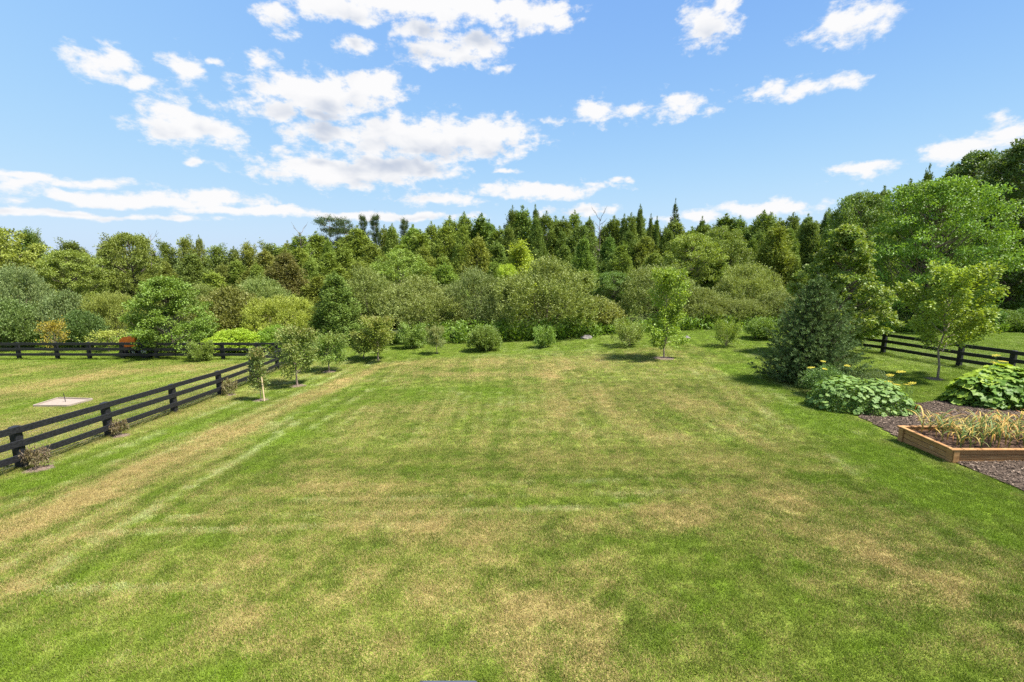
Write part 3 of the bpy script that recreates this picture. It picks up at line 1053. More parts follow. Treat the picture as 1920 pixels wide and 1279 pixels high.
def branchy(seed, H, Wd, h0, nb, ang0, ang1, prof, mat, per=60, leafL=0.12, leafW=0.09, spread=0.16, tr=0.05, bark='young_bark', curve=0.25,
            tipbias=1.0, name='young', stems=1, inner=0.25, droop=0.0, leader=True):
    """open tree: leaves strung along separate limbs that leave the trunk"""
    lv = Leaves(seed); r = lv.r
    mb = MB()
    if stems == 1:
        mb.tube([(r.normal() * 0.012 * H * (z > 0.1), r.normal() * 0.012 * H * (z > 0.1), z) for z in np.linspace(-0.15, H * 0.93, 7)],
                list(np.linspace(tr, tr * 0.15, 7)), 8)
    for i in range(nb):
        t = (i + r.random()) / nb
        z0 = H * (h0 + (0.95 - h0) * t)
        if stems > 1:
            z0 = H * h0 * r.random()
        az_ = i * 2.39996 + r.normal() * 0.35
        an = ang0 + (ang1 - ang0) * t + r.normal() * 0.12
        ln = Wd / 2 * prof(t) * (0.78 + 0.4 * r.random()) / max(0.25, math.cos(an))
        ln = min(ln, (H - z0) / max(0.12, math.sin(an)) * 1.02) if an > 0.3 else ln
        d = np.array([math.cos(az_) * math.cos(an), math.sin(az_) * math.cos(an), math.sin(an)])
        n = 6
        s = np.linspace(0, 1, n)
        pts = np.array([0, 0, z0]) + d * s[:, None] * ln
        pts[:, 2] += curve * ln * s ** 2 * 0.5 - droop * ln * np.sin(np.pi * s) * 0.3
        pts[1:] += r.normal(size=(n - 1, 3)) * ln * 0.025
        mb.tube([tuple(p) for p in pts], list(np.linspace(tr * 0.42 * (1 - 0.6 * t), 0.004, n)), 5, False)
        k = max(6, int(per * (0.4 + 0.6 * ln / (Wd / 2))))
        ss = inner + (1 - inner) * r.random(k) ** 0.8
        base = np.stack([np.interp(ss, s, pts[:, j]) for j in range(3)], -1)
        sp = spread * (0.5 + 0.7 * np.sin(np.pi * np.clip(ss, 0.1, 0.85)))[:, None]
        pos = base + r.normal(size=(k, 3)) * sp
        ax = d * 0.55 + norm(pos - base) * 0.7 + r.normal(size=(k, 3)) * 0.45 - np.array([0, 0, 0.15])
        lv.add(pos, ax, leafL, leafW, r.random(), np.clip((ss - 0.62) * 2.6 * tipbias, 0, 1) * (0.35 + 0.65 * t) * r.random(k))
    if stems == 1 and leader:
        k = per
        zz = r.random(k)
        lv.add(np.stack([r.normal(size=k) * spread * 0.7, r.normal(size=k) * spread * 0.7, H * (0.80 + 0.2 * zz)], -1),
               np.array([0, 0, 0.6]) + r.normal(size=(k, 3)) * 0.6, leafL, leafW, 0.6, zz * tipbias * r.random(k))
    return Proto(lv.mesh(name + '_crown', M[mat]), mb.mesh(name + '_trunk', M[bark]), H, Wd)


def spruce(seed, H=4.5, Wd=4.6, whorls=22, per=13, nl=0.085, nw=0.017, dens=1.0, name='spruce', power=0.85, upc=0.35, gap=0.0):
    lv = Leaves(seed); r = lv.r
    mb = MB()
    mb.tube([(0, 0, z) for z in np.linspace(-0.2, H * 0.99, 6)], list(np.linspace(0.012 * H + 0.03, 0.008, 6)), 8)
    for wi in range(whorls):
        t = wi / whorls
        z0 = H * (0.03 + 0.95 * t ** 0.95)
        nbr = max(4, int(per * (1 - 0.55 * t)))
        for b in range(nbr):
            az_ = 2 * np.pi * b / nbr + wi * 0.7 + r.normal() * 0.16
            ln = Wd / 2 * (1 - t) ** power * (0.72 + 0.42 * r.random()) + 0.08
            n = 6
            s = np.linspace(0, 1, n)
            el0 = -0.18 + 0.75 * t
            dx = ln * s * math.cos(el0)
            dz = ln * (s * math.sin(el0) + upc * s ** 2.2 - 0.18 * np.sin(np.pi * s))
            pts = np.stack([dx * math.cos(az_), dx * math.sin(az_), z0 + dz], -1)
            pts[:, 2] = np.maximum(pts[:, 2], 0.05 + 0.10 * r.random())
            mb.tube([tuple(p) for p in pts], list(np.linspace(0.018 * (1 - t) + 0.005, 0.003, n)), 4, False)
            # side twigs, each a brush of needles
            nt = max(3, int(9 * ln / (Wd / 2) * dens))
            cl = r.random()
            for q in range(nt):
                ss = 0.18 + 0.82 * (q + r.random()) / nt
                p0 = np.array([np.interp(ss, s, pts[:, j]) for j in range(3)])
                side = 1 if q % 2 else -1
                aa = az_ + side * (0.75 + 0.3 * r.random()) * (1 if q < nt - 1 else 0.1)
                tl = (0.16 + 0.30 * ln * 0.5 * (1.15 - ss)) * (0.8 + 0.4 * r.random())
                td = norm(np.array([math.cos(aa), math.sin(aa), 0.12 + 0.25 * r.random()]))
                k = int(14 + 44 * tl)
                u = r.random(k)
                pos = p0 + td * (u * tl)[:, None]
                pr = rdir(r, k)
                ax = td * 0.75 + pr * 0.75 + np.array([0, 0, 0.1])
                lv.add(pos, ax, nl, nw, cl * 0.6 + 0.4 * r.random(), np.clip(ss * u, 0, 1) ** 2)
    k = 120
    zz = r.random(k)
    lv.add(np.stack([np.zeros(k), np.zeros(k), H * (0.93 + 0.09 * zz)], -1), rdir(r, k) + np.array([0, 0, 0.7]), nl, nw, 0.6, zz)
    return Proto(lv.mesh(name + '_crown', M['needle']), mb.mesh(name + '_trunk', M['bark']), H, Wd)


def pine(seed, H=17, Wd=8, levels=9, h0=0.45, name='pine'):
    lv = Leaves(seed); r = lv.r
    mb = MB()
    mb.tube([(r.normal() * 0.06, r.normal() * 0.06, z) for z in np.linspace(-0.3, H * 0.97, 7)], list(np.linspace(0.24, 0.04, 7)), 7)
    for lv_i in range(levels):
        t = lv_i / (levels - 1)
        z0 = H * (h0 + (0.96 - h0) * t)
        for b in range(r.integers(3, 6)):
            az_ = r.random() * 6.28
            ln = Wd / 2 * (0.35 + 0.65 * math.sin(math.pi * (0.25 + 0.68 * t))) * (0.6 + 0.6 * r.random())
            d = np.array([math.cos(az_), math.sin(az_), 0.18 + 0.2 * r.random()])
            e_ = np.array([0, 0, z0]) + d * ln
            limb(mb, (0, 0, z0), tuple(e_), 0.06, 0.015, -0.05 * ln, 4, r)
            for s in (0.5, 0.75, 1.0):
                c = np.array([0, 0, z0]) + d * ln * s
                k = 110
                pos = c + r.normal(size=(k, 3)) * np.array([0.46, 0.46, 0.25]) * (0.6 + 0.5 * s)
                lv.add(pos, rdir(r, k) * 0.7 + np.array([0, 0, 0.7]) + d * 0.3, 0.34, 0.09, r.random(), 0.0)
    k = 60
    lv.add(np.array([0, 0, H]) + r.normal(size=(k, 3)) * np.array([0.3, 0.3, 0.3]), rdir(r, k) + np.array([0, 0, 0.8]), 0.3, 0.07, 0.5, 0.3)
    return Proto(lv.mesh(name + '_crown', M['needle']), mb.mesh(name + '_trunk', M['bark']), H, Wd)


def aspen(seed, H=11, Wd=4, name='aspen'):
    return branchy(seed, H, Wd, 0.12, 38, 0.80, 1.15, lambda t: 1.05 * (0.35 + 0.65 * min(1, t * 3)) * (1.02 - t) ** 0.62, 'leaf', 190, 0.22, 0.14,
                   0.24, 0.14, 'bark', 0.3, 0.5, name)


# ------------------------------------------------------------------ planting
NPLANT = [0]


def plant(name, proto, pos, H, Wd, color, label, cat, group=None, rz=None, crown_name='crown', trunk_name='trunk', sink=0.0):
    NPLANT[0] += 1
    rr = random.Random(NPLANT[0] * 77)
    root = empty(name, (pos[0], pos[1], pos[2] - sink), rr.random() * 6.28 if rz is None else rz)
    root.scale = (Wd / proto.W, Wd / proto.W, H / proto.H)
    tag(root, label, cat, group)
    c = link(bpy.data.objects.new(crown_name, proto.crown), root)
    j = [1 + (rr.random() - 0.5) * 0.14 for _ in range(3)]
    c.color = (color[0] * j[0], color[1] * j[1], color[2] * j[2], 1)
    if proto.trunk is not None:
        link(bpy.data.objects.new(trunk_name, proto.trunk), root)
    return root


def plant_px(name, proto, px, base, top, wpx, color, label, cat, group=None, Yrow=None, **kw):
    p = hit(px, base) if Yrow is None else on_row(px, Yrow)
    H = top_z(p.y, top) - p.z
    depth = p.y * CP - (p.z + H / 2 - CAMZ) * SP
    Wd = wpx / FPX * depth / math.sqrt(1 + 0.35 * ((px - 960) / FPX) ** 2)
    return plant(name, proto, p, H, Wd, color, label, cat, group, **kw)


# colours
OLIVE = (0.112, 0.152, 0.033)
CEDARG = (0.096, 0.150, 0.034)
DKCEDAR = (0.060, 0.104, 0.030)
GREYW = (0.135, 0.165, 0.070)
WILLOW = (0.118, 0.160, 0.050)
MID = (0.085, 0.150, 0.036)
FRESH = (0.135, 0.225, 0.042)
LIME = (0.200, 0.290, 0.040)
SILVER = (0.100, 0.155, 0.085)
BLUEG = (0.052, 0.094, 0.044)
YOLIVE = (0.155, 0.185, 0.040)

PR = {}
PR['cedar'] = [cedar(10 + i, 13, 5.6 + 0.6 * (i % 2), 1150) for i in range(4)]
PR['spire'] = [cedar(20 + i, 12, 3.0, 620) for i in range(2)]
PR['willow'] = [willow(30 + i, 6.0, 7.0, 1700, 0.165, 0.06, per=16, nl=26, ls=0.98, stems=14) for i in range(5)]
PR['bush'] = [willow(40 + i, 4.0, 5.0, 1300, 0.16, 0.095, 'leaf', 0.45, 12, 'bush') for i in range(2)]
PR['broad'] = [broad(50 + i, 9, 7.0, 0.08, 230, 100, 0.19, 0.12) for i in range(3)]
PR['aspen'] = [aspen(60 + i) for i in range(2)]
PR['pine'] = [pine(70, 17, 8, 13, 0.30), pine(71, 16, 5.5, 10, 0.42)]
PR['farspruce'] = [cedar(75, 16, 4.6, 700, 'needle', 1.0, 'tall_spruce')]
PR['bigbroad'] = [broad(80, 13, 13, 0.06, 420, 90, 0.24, 0.15, 'leaf', 0.45, 'big_broadleaf', 'bark', 0.25, 0.72)]
PR['darkwall'] = [broad(85 + i, 16, 8.5, 0.03, 430, 85, 0.25, 0.15, 'leaf', 0.45, 'dark_broadleaf', 'bark', 0.25, 0.85) for i in range(2)]

rnd = random.Random(11)
SKY = [(-260, 425), (0, 422), (40, 430), (85, 434), (105, 468), (130, 455), (165, 458), (190, 462), (240, 437), (270, 442), (300, 458), (340, 445), (380, 445), (420, 447), (460, 443), (500, 443),
       (540, 441), (580, 436), (640, 440), (680, 428), (720, 424), (760, 416), (800, 409), (850, 409), (900, 398), (935, 403), (970, 390), (1000, 392), (1045, 394),
       (1065, 399), (1120, 402), (1160, 408), (1192, 398), (1215, 406), (1258, 412), (1300, 414), (1340, 408), (1400, 402), (1440, 400), (1480, 405), (1520, 398), (1560, 380),
       (1590, 368), (1640, 348), (1700, 325), (1720, 312), (1760, 296), (1800, 288), (1850, 268), (1880, 262), (1920, 262), (2200, 250)]
skx = [a for a, b in SKY]; sky_y = [b for a, b in SKY]


def skyline(px):
    return float(np.interp(px, skx, sky_y))


def jit(c, k=0.18):
    a = 1 + (rnd.random() - 0.5) * 2 * k
    b = (rnd.random() - 0.5) * 2 * k * 0.5
    return (c[0] * (a + b), c[1] * a, c[2] * (a - b))


def mixc(a, b, f):
    return tuple(x * (1 - f) + y * f for x, y in zip(a, b))


# --- forest wall: cedars, row by row, tops following the tree line of the photograph
ZONES = [(-9999, 250, 'olive cedar beyond the far left fence', 'cedars beyond the far left fence'),
         (250, 580, 'olive cedar beyond the yellow-green shrubs', 'cedars beyond the yellow-green shrubs'),
         (580, 900, 'olive cedar right below the dark pines', 'cedars right below the pines'),
         (900, 1180, 'green cedar straight behind the widest willow', 'cedars behind the widest willow'),
         (1180, 1480, 'green cedar behind the mid lawn maple', 'cedars behind the mid lawn maple'),
         (1480, 9999, 'tall dark cedar behind the linden', 'cedars behind the linden')]


def zone(px):
    for a, b, l, gname in ZONES:
        if a <= px < b:
            return l, gname


def forest_row(x0, x1, step, Yr, lower, wpx, kinds, colf, jitter=9, where=''):
    px = x0
    while px < x1:
        q = px + rnd.uniform(-0.3, 0.3) * step
        kind = kinds(q)
        top = skyline(q) + lower(q) + rnd.uniform(-jitter * 0.4, jitter) * (1.9 if q < 560 else 1)
        lab, grp = zone(q)
        lab += ', ' + where; grp += ', ' + where
        if kind == 'aspen':
            lab = lab.replace('olive cedar', 'thin grey-green poplar').replace('tall dark cedar', 'feathery poplar').replace('green cedar', 'thin poplar')
            grp = grp.replace('cedars', 'poplars')
        pr = rnd.choice(PR[kind])
        wq = wpx * (0.65 + 0.8 * rnd.random()) * (0.62 if kind == 'spire' else 1) * (0.48 if q < 560 and where == 'on the skyline' else 1)
        plant_px('poplar_tree' if kind == 'aspen' else 'cedar_tree', pr, q, 0, top, wq, jit(colf(q)), lab,
                 'poplar' if kind == 'aspen' else 'cedar', grp, Yrow=Yr + rnd.uniform(-2.5, 2.5))
        px += step


def kinds_back(q):
    if q < 560:
        return 'aspen' if rnd.random() < 0.62 else 'cedar'
    return 'spire' if rnd.random() < 0.12 else 'cedar'


def col_back(q):
    if q < 560: return mixc((0.105, 0.13, 0.05), OLIVE, rnd.random())
    if q < 900: return mixc(OLIVE, CEDARG, 0.35 * rnd.random())
    return mixc(CEDARG, DKCEDAR, rnd.random() * 0.8)


forest_row(-300, 1640, 30, 78, lambda q: 0, 84, kinds_back, col_back, 13, 'on the skyline')
forest_row(560, 1640, 44, 84, lambda q: 9, 96, lambda q: 'cedar', col_back, 10, 'farthest back')
forest_row(-300, 1640, 42, 68, lambda q: 17 if q > 560 else 34, 84, lambda q: 'cedar' if q > 300 or rnd.random() < .5 else 'aspen', col_back, 22, 'just below the skyline')
forest_row(-300, 1640, 52, 60, lambda q: 48 if q > 560 else 66, 78, lambda q: 'cedar', col_back, 26, 'in the middle rank')
forest_row(420, 1600, 62, 53, lambda q: 82 if q > 700 else 62, 84, lambda q: 'cedar', lambda q: mixc(CEDARG, OLIVE, rnd.random()), 26, 'in the front rank')
forest_row(1560, 2300, 60, 66, lambda q: 0, 100, lambda q: 'cedar', lambda q: DKCEDAR, 14, 'on the skyline at right')

# --- skyline trees that stand out
plant_px('white_pine', PR['pine'][0], 628, 0, 404, 70, (0.030, 0.056, 0.036), 'broad dark pine on the skyline, left one of the pair', 'pine', 'skyline pines', Yrow=84)
plant_px('white_pine', PR['pine'][0], 658, 0, 408, 46, (0.030, 0.056, 0.036), 'broad dark pine on the skyline, right one of the pair', 'pine', 'skyline pines', Yrow=85, rz=2.0)
plant_px('white_pine', PR['pine'][1], 690, 0, 403, 22, (0.032, 0.056, 0.034), 'slim tufted pine on the skyline beside the broad pines', 'pine', 'skyline pines', Yrow=84)
plant_px('white_pine', PR['pine'][1], 711, 0, 402, 26, (0.032, 0.056, 0.034), 'second slim tufted pine on the skyline right of the broad pines', 'pine', 'skyline pines', Yrow=84, rz=1.0)
plant_px('white_pine', PR['pine'][1], 765, 0, 410, 24, (0.045, 0.075, 0.040), 'small dark pine tip peeping over the cedars', 'pine', 'skyline pines', Yrow=84, rz=3.0)
plant_px('tall_spruce', PR['farspruce'][0], 1258, 0, 375, 34, (0.036, 0.060, 0.036), 'tallest dark spruce rising over the wood at centre right', 'spruce', None, Yrow=82)
for px, tp, wd, lab in ((1192, 385, 26, 'narrow pointed spire conifer left of the tallest dark spruce'), (1212, 403, 18, 'short thin spire conifer just right of the narrow pointed one'),
                        (1225, 407, 18, 'small thin spire conifer just left of the tallest dark spruce'), (1163, 403, 30, 'pointed conifer on the skyline left of the narrow spire'),
                        (1003, 386, 26, 'slender cedar spire on the skyline above the bright lime tree'), (1305, 408, 26, 'small pointed conifer right of the tallest dark spruce')):
    plant_px('spire_cedar', PR['spire'][rnd.randrange(2)], px, 0, tp, wd, DKCEDAR, lab, 'conifer', 'skyline spires', Yrow=76)

# --- dead trees
def snag(seed, H):
    r = np.random.default_rng(seed)
    mb = MB()
    pts = [(r.normal() * 0.12, r.normal() * 0.12, z) for z in np.linspace(-0.3, H, 8)]
    mb.tube(pts, list(np.linspace(0.16, 0.02, 8)), 6)
    br = MB()
    for i in range(16):
        z = H * (0.45 + 0.53 * r.random()); a = r.random() * 6.28; ln = 0.7 + 1.5 * r.random()
        e_ = (math.cos(a) * ln, math.sin(a) * ln, z + ln * (0.5 + 0.6 * r.random()))
        limb(br, (0, 0, z), e_, 0.05, 0.012, 0, 4, r)
        limb(br, tuple(np.array(e_) * 0.6 + np.array([0, 0, z]) * 0.4), (e_[0] * 1.2, e_[1] * 0.6, e_[2] + 0.4), 0.025, 0.01, 0, 3, r)
    return mb.mesh('snag_trunk', M['dead_bark']), br.mesh('snag_branches', M['dead_bark'])


sn = snag(3, 13)
for px, tp, lab in ((297, 436, 'bare dead tree forking on the skyline above the round green tree'), (573, 420, 'bare dead tree with a crooked top left of the pines'),
                    (1121, 392, 'bare dead branches poking above the cedars left of the spires'), (205, 452, 'pale bare dead tree far off above the yellowing shrubs')):
    p = on_row(px, 74)
    root = empty('dead_tree', p, px * 1.3)
    s = (top_z(74, tp) - p.z) / 14.2
    root.scale = (s, s, s)
    tag(root, lab, 'dead tree', 'bare dead trees on the skyline')
    link(bpy.data.objects.new('trunk', sn[0]), root)
    link(bpy.data.objects.new('branches', sn[1]), root)

# --- middle distance, left to right
W3 = PR['willow'][:3]; W4 = PR['willow'][3]; W5 = PR['willow'][4]; B2 = PR['bush']; BR = PR['broad']; CE = PR['cedar']; AS = PR['aspen']
mids = [
    # name, proto, px, Y, top, width, colour, label, category
    ('maple_tree', BR[0], 15, 52, 428, 190, YOLIVE, 'tall olive tree at the far left edge, above the silvery shrub', 'tree'),
    ('elm_tree', AS[0], 78, 56, 430, 60, DKCEDAR, 'dark loose-leaved tree right of the tall olive tree at far left', 'tree'),
    ('silver_maple', W3[0], 45, 40, 497, 150, SILVER, 'silvery grey-green tree at the left behind the black fence', 'tree'),
    ('broadleaf_tree', BR[1], 150, 50, 470, 130, (0.13, 0.165, 0.036), 'yellow-green leafy tree between the silvery tree and the round green tree', 'tree'),
    ('broadleaf_tree', BR[2], 262, 56, 438, 110, OLIVE, 'broad olive tree rising behind the round green tree, on its left', 'tree'),
    ('leafy_shrub', B2[0], 25, 35.5, 560, 120, (0.085, 0.15, 0.062), 'big green shrub at the left edge close behind the fence', 'shrub'),
    ('leafy_shrub', B2[1], 135, 38, 546, 110, SILVER, 'grey-green shrub right of the silvery tree', 'shrub'),
    ('leafy_shrub', B2[0], 160, 36, 582, 90, (0.055, 0.10, 0.038), 'dark green shrub just right of the yellow shrub by the fence', 'shrub'),
    ('leafy_shrub', W3[1], 218, 39, 548, 110, YOLIVE, 'yellowing shrub left of the round green tree', 'shrub'),
    ('willow_shrub', W3[2], 385, 47, 535, 130, WILLOW, 'grey-olive willow showing right behind the round green tree', 'shrub'),
    ('leafy_shrub', B2[1], 440, 40, 537, 140, (0.115, 0.125, 0.040), 'olive-brown shrub right of the round green tree', 'shrub'),
    ('willow_shrub', W3[0], 500, 46, 520, 140, WILLOW, 'dusty willow behind the olive-brown and yellow-green shrubs', 'shrub'),
    ('leafy_shrub', W3[1], 535, 38.5, 555, 150, (0.20, 0.225, 0.040), 'yellow-green shrub behind the cross-braced gate', 'shrub'),
    ('cedar_tree', CE[1], 545, 54, 470, 120, (0.085, 0.085, 0.045), 'brownish thinning cedar behind the yellow-green shrub', 'cedar'),
    ('conical_tree', CE[2], 635, 38.5, 510, 110, (0.084, 0.140, 0.042), 'fresh green cone-shaped tree behind the red-tipped crab apples', 'tree'),
    ('willow_shrub', W3[2], 690, 42, 502, 150, (0.122, 0.168, 0.050), 'tall grey-green willow right of the cone-shaped tree', 'willow'),
    ('round_tree', BR[0], 755, 50, 468, 120, (0.130, 0.195, 0.040), 'round light green treetop above the willows left of centre', 'tree'),
    ('willow_shrub', W4, 790, 40.5, 518, 185, (0.130, 0.165, 0.062), 'broad silvery willow behind the small lawn shrubs left of centre', 'willow'),
    ('willow_shrub', W5, 892, 41.5, 503, 140, (0.092, 0.132, 0.056), 'darker upright willow left of the widest willow', 'willow'),
    ('willow_shrub', W3[2], 1025, 40, 484, 215, (0.118, 0.160, 0.048), 'widest willow, at the centre of the thicket behind the lawn', 'willow'),
    ('lime_tree', AS[1], 975, 49, 452, 66, LIME, 'bright lime-green tree top rising above the widest willow', 'tree'),
    ('lime_tree', BR[2], 952, 43.5, 496, 54, (0.24, 0.33, 0.04), 'small vivid yellow-green tree in front of the bright lime tree', 'tree'),
    ('willow_shrub', B2[0], 1120, 40, 560, 110, (0.165, 0.175, 0.075), 'low pale buff-green shrub right of the widest willow', 'shrub'),
    ('leafy_shrub', BR[1], 1148, 43, 510, 84, (0.075, 0.125, 0.032), 'dark green leafy tree between the widest willow and the lawn maple', 'tree'),
    ('cedar_tree', CE[3], 1152, 49, 455, 90, CEDARG, 'pointed green cedar standing forward right of the widest willow', 'cedar'),
    ('willow_shrub', W3[1], 1230, 42, 498, 160, (0.125, 0.165, 0.055), 'willow right behind the young maple in mid lawn', 'willow'),
    ('willow_shrub', W4, 1318, 40.5, 540, 120, (0.118, 0.158, 0.052), 'grey-olive willow right of the young maple in mid lawn', 'willow'),
    ('broadleaf_tree', BR[2], 1290, 52, 440, 110, (0.140, 0.205, 0.040), 'bright green tree in the wood right below the tallest spruce', 'tree'),
    ('broadleaf_tree', BR[0], 1345, 56, 425, 100, (0.115, 0.175, 0.04), 'green tree in the wood two crowns right of the tallest spruce', 'tree'),
    ('cedar_tree', CE[0], 1440, 50, 420, 120, (0.11, 0.15, 0.035), 'big light green cedar left of the linden', 'cedar'),
    ('willow_shrub', W5, 1400, 43, 494, 145, (0.150, 0.190, 0.058), 'pale willow mound behind the small lawn shrubs, left of the linden', 'willow'),
    ('willow_shrub', W3[1], 1392, 39.5, 560, 110, (0.115, 0.145, 0.050), 'low willow in front of the pale willow mound', 'willow'),
    ('willow_shrub', W3[0], 1462, 39.5, 545, 120, (0.10, 0.135, 0.045), 'willow just left of the blue-green spruce', 'willow'),
    ('big_tree', PR['bigbroad'][0], 1725, 38, 338, 270, (0.100, 0.168, 0.033), 'big light green broad-crowned tree behind the right-hand fence', 'tree'),
    ('big_tree', BR[1], 1590, 46, 362, 130, (0.085, 0.135, 0.04), 'thin-topped olive tree left of the big light green tree', 'tree'),
    ('dark_tree', PR['darkwall'][0], 1885, 42, 262, 230, (0.046, 0.090, 0.028), 'tall dark green tree at the right edge behind the field', 'tree'),
    ('dark_tree', PR['darkwall'][1], 2060, 40, 250, 240, (0.060, 0.112, 0.036), 'second tall dark tree just beyond the right edge', 'tree'),
    ('dark_tree', PR['darkwall'][1], 1790, 48, 286, 160, (0.054, 0.098, 0.030), 'dark tree rising behind the big light green tree', 'tree'),
    ('cedar_tree', CE[2], 1700, 50, 312, 60, DKCEDAR, 'dark spiky conifer top behind the big light green tree', 'cedar'),
    ('leafy_shrub', B2[1], 1660, 38, 575, 110, (0.062, 0.11, 0.04), 'dark shrub under the big light green tree by the right fence', 'shrub'),
    ('leafy_shrub', B2[0], 1880, 37, 582, 90, (0.085, 0.155, 0.038), 'low green shrub at the far edge of the right field', 'shrub'),
    ('leafy_shrub', B2[1], 1935, 36.5, 575, 90, (0.075, 0.14, 0.036), 'green shrub at the right edge of the picture beyond the field', 'shrub'),
    ('leafy_shrub', B2[0], -60, 36, 565, 130, (0.08, 0.14, 0.055), 'green shrub cut by the left edge of the picture', 'shrub'),
    ('leafy_shrub', B2[1], 1820, 38, 560, 110, (0.065, 0.125, 0.038), 'shaded shrub at the foot of the tall dark tree', 'shrub'),
]
for nm, pr, px, Yr, tp, wd, colr, lab, cat in mids:
    if 'beyond the right edge' in lab:
        continue
    plant_px(nm, pr, px, 0, tp, wd, colr, lab, cat, None, Yrow=Yr)

# front row behind the left fence
PR['fullbroad'] = broad(90, 5.0, 5.0, 0.05, 230, 110, 0.13, 0.085, 'leaf', 0.30, 'full_broadleaf', 'bark', 0.13, 0.95, 1.5)
plant_px('round_tree', PR['fullbroad'], 326, 667, 520, 158, (0.092, 0.160, 0.032), 'large round green tree overhanging the black fence', 'tree', None, Yrow=33.2)
PR['yellow'] = branchy(91, 2.4, 2.6, 0.25, 26, 0.5, 1.1, lambda t: 1 - 0.4 * t, 'leaf', 60, 0.12, 0.08, 0.14, 0.04, 'young_bark', 0.2, 0.5, 'yellow_shrub')
plant_px('yellow_shrub', PR['yellow'], 108, 0, 598, 60, (0.21, 0.185, 0.035), 'sparse yellow-orange shrub close behind the black fence', 'shrub', None, Yrow=33.4)
plant_px('pale_shrub', PR['yellow'], 205, 0, 618, 80, (0.21, 0.24, 0.06), 'thin pale shrub left of the orange tractor', 'shrub', None, Yrow=34.4)
plant_px('lime_shrub', B2[1], 445, 0, 617, 120, (0.22, 0.31, 0.035), 'low bright lime shrub behind the fence beside the gate', 'shrub', None, Yrow=34.5)
plant_px('lime_shrub', B2[0], 520, 0, 610, 80, (0.14, 0.22, 0.035), 'low green shrub right behind the cross-braced gate', 'shrub', None, Yrow=35.5)

# --- undergrowth at the foot of the thicket: nobody could count it
lv = Leaves(123); r = lv.r
for (x0, x1, Yr, h, dens) in ((560, 800, 37.2, 0.8, 120), (790, 1120, 36.6, 1.5, 240), (1110, 1480, 37.4, 1.0, 170), (380, 560, 36.5, 1.0, 90), (1640, 2000, 35.5, 0.9, 130), (-100, 380, 35.8, 0.8, 130)):
    for i in range(dens):
        px = x0 + (x1 - x0) * r.random(); yy = Yr + r.random() * 2.6
        p = on_row(px, yy)
        hh = h * (0.5 + 0.7 * r.random())
        k = 46
        q = r.random(k)
        az_ = r.random(k) * 6.28
        pos = np.stack([p.x + np.cos(az_) * 0.35 * q, p.y + np.sin(az_) * 0.35 * q, p.z + hh * r.random(k)], -1)
        ax = np.stack([np.cos(az_) * 0.7, np.sin(az_) * 0.7, 0.25 + 0.6 * r.random(k)], -1)
        lv.add(pos, ax, 0.26, 0.11, r.random(), 0)
o = link(bpy.data.objects.new('undergrowth', lv.mesh('undergrowth', M['leaf'])))
o.color = (0.090, 0.165, 0.028, 1)
tag(o, 'bright green ferns and weeds along the foot of the thicket', 'undergrowth', kind='stuff')

# --- boulders at the edge of the thicket
def boulder(px, py, w_, lab, seed):
    r = np.random.default_rng(seed)
    import bmesh
    bm = bmesh.new()
    bmesh.ops.create_icosphere(bm, subdivisions=3, radius=0.5)
    ph = r.random(6) * 6.28
    for v in bm.verts:
        n = v.co.normalized()
        k = 1 + 0.16 * math.sin(4 * n.x + ph[0]) * math.sin(5 * n.y + ph[1]) + 0.10 * math.sin(7 * n.z + ph[2] + 3 * n.x)
        v.co = Vector((n.x * 0.5 * k, n.y * 0.36 * k, n.z * 0.30 * k))
        if v.co.z < -0.1: v.co.z = -0.1
    me = bpy.data.meshes.new('boulder')
    bm.to_mesh(me); bm.free()
    me.materials.append(M['rock'])
    me.polygons.foreach_set('use_smooth', np.full(len(me.polygons), True))
    o = link(bpy.data.objects.new('boulder', me))
    p = hit(px, py)
    o.location = (p.x, p.y, p.z - 0.02 * w_)
    o.scale = (w_, w_, w_)
    tag(o, lab, 'boulder', 'boulders along the thicket')


boulder(1100, 635, 0.95, 'pale boulder at the foot of the thicket right of the widest willow', 1)
boulder(1287, 634, 0.6, 'small grey boulder behind the young maple in mid lawn', 2)

# --- garden trees and shrubs on the lawn
ring_n = [0]


def mulch_ring(p, rad, squash=1.0):
    n = 22
    ring_n[0] += 1
    r = np.random.default_rng(500 + ring_n[0])
    vs = [(p.x, p.y, gzf(p.x, p.y) + 0.045)]
    for rr_, zz in ((rad * 0.55, 0.040), (rad, 0.010)):
        for i in range(n):
            a = 2 * math.pi * i / n; q = rr_ * (0.85 + 0.3 * r.random())
            x, y = p.x + q * math.cos(a), p.y + q * math.sin(a) * squash
            vs.append((x, y, gzf(x, y) + zz))
    fs = [(0, 1 + i, 1 + (i + 1) % n) for i in range(n)]
    fs += [(1 + i, 1 + n + i, 1 + n + (i + 1) % n, 1 + (i + 1) % n) for i in range(n)]
    me = bpy.data.meshes.new('mulch_ring'); me.from_pydata(vs, [], fs); me.materials.append(M['ring_mulch'])
    tag(link(bpy.data.objects.new('mulch_ring', me)), kind='structure')
    EXCL.append((p.x, p.y, rad * 0.85))


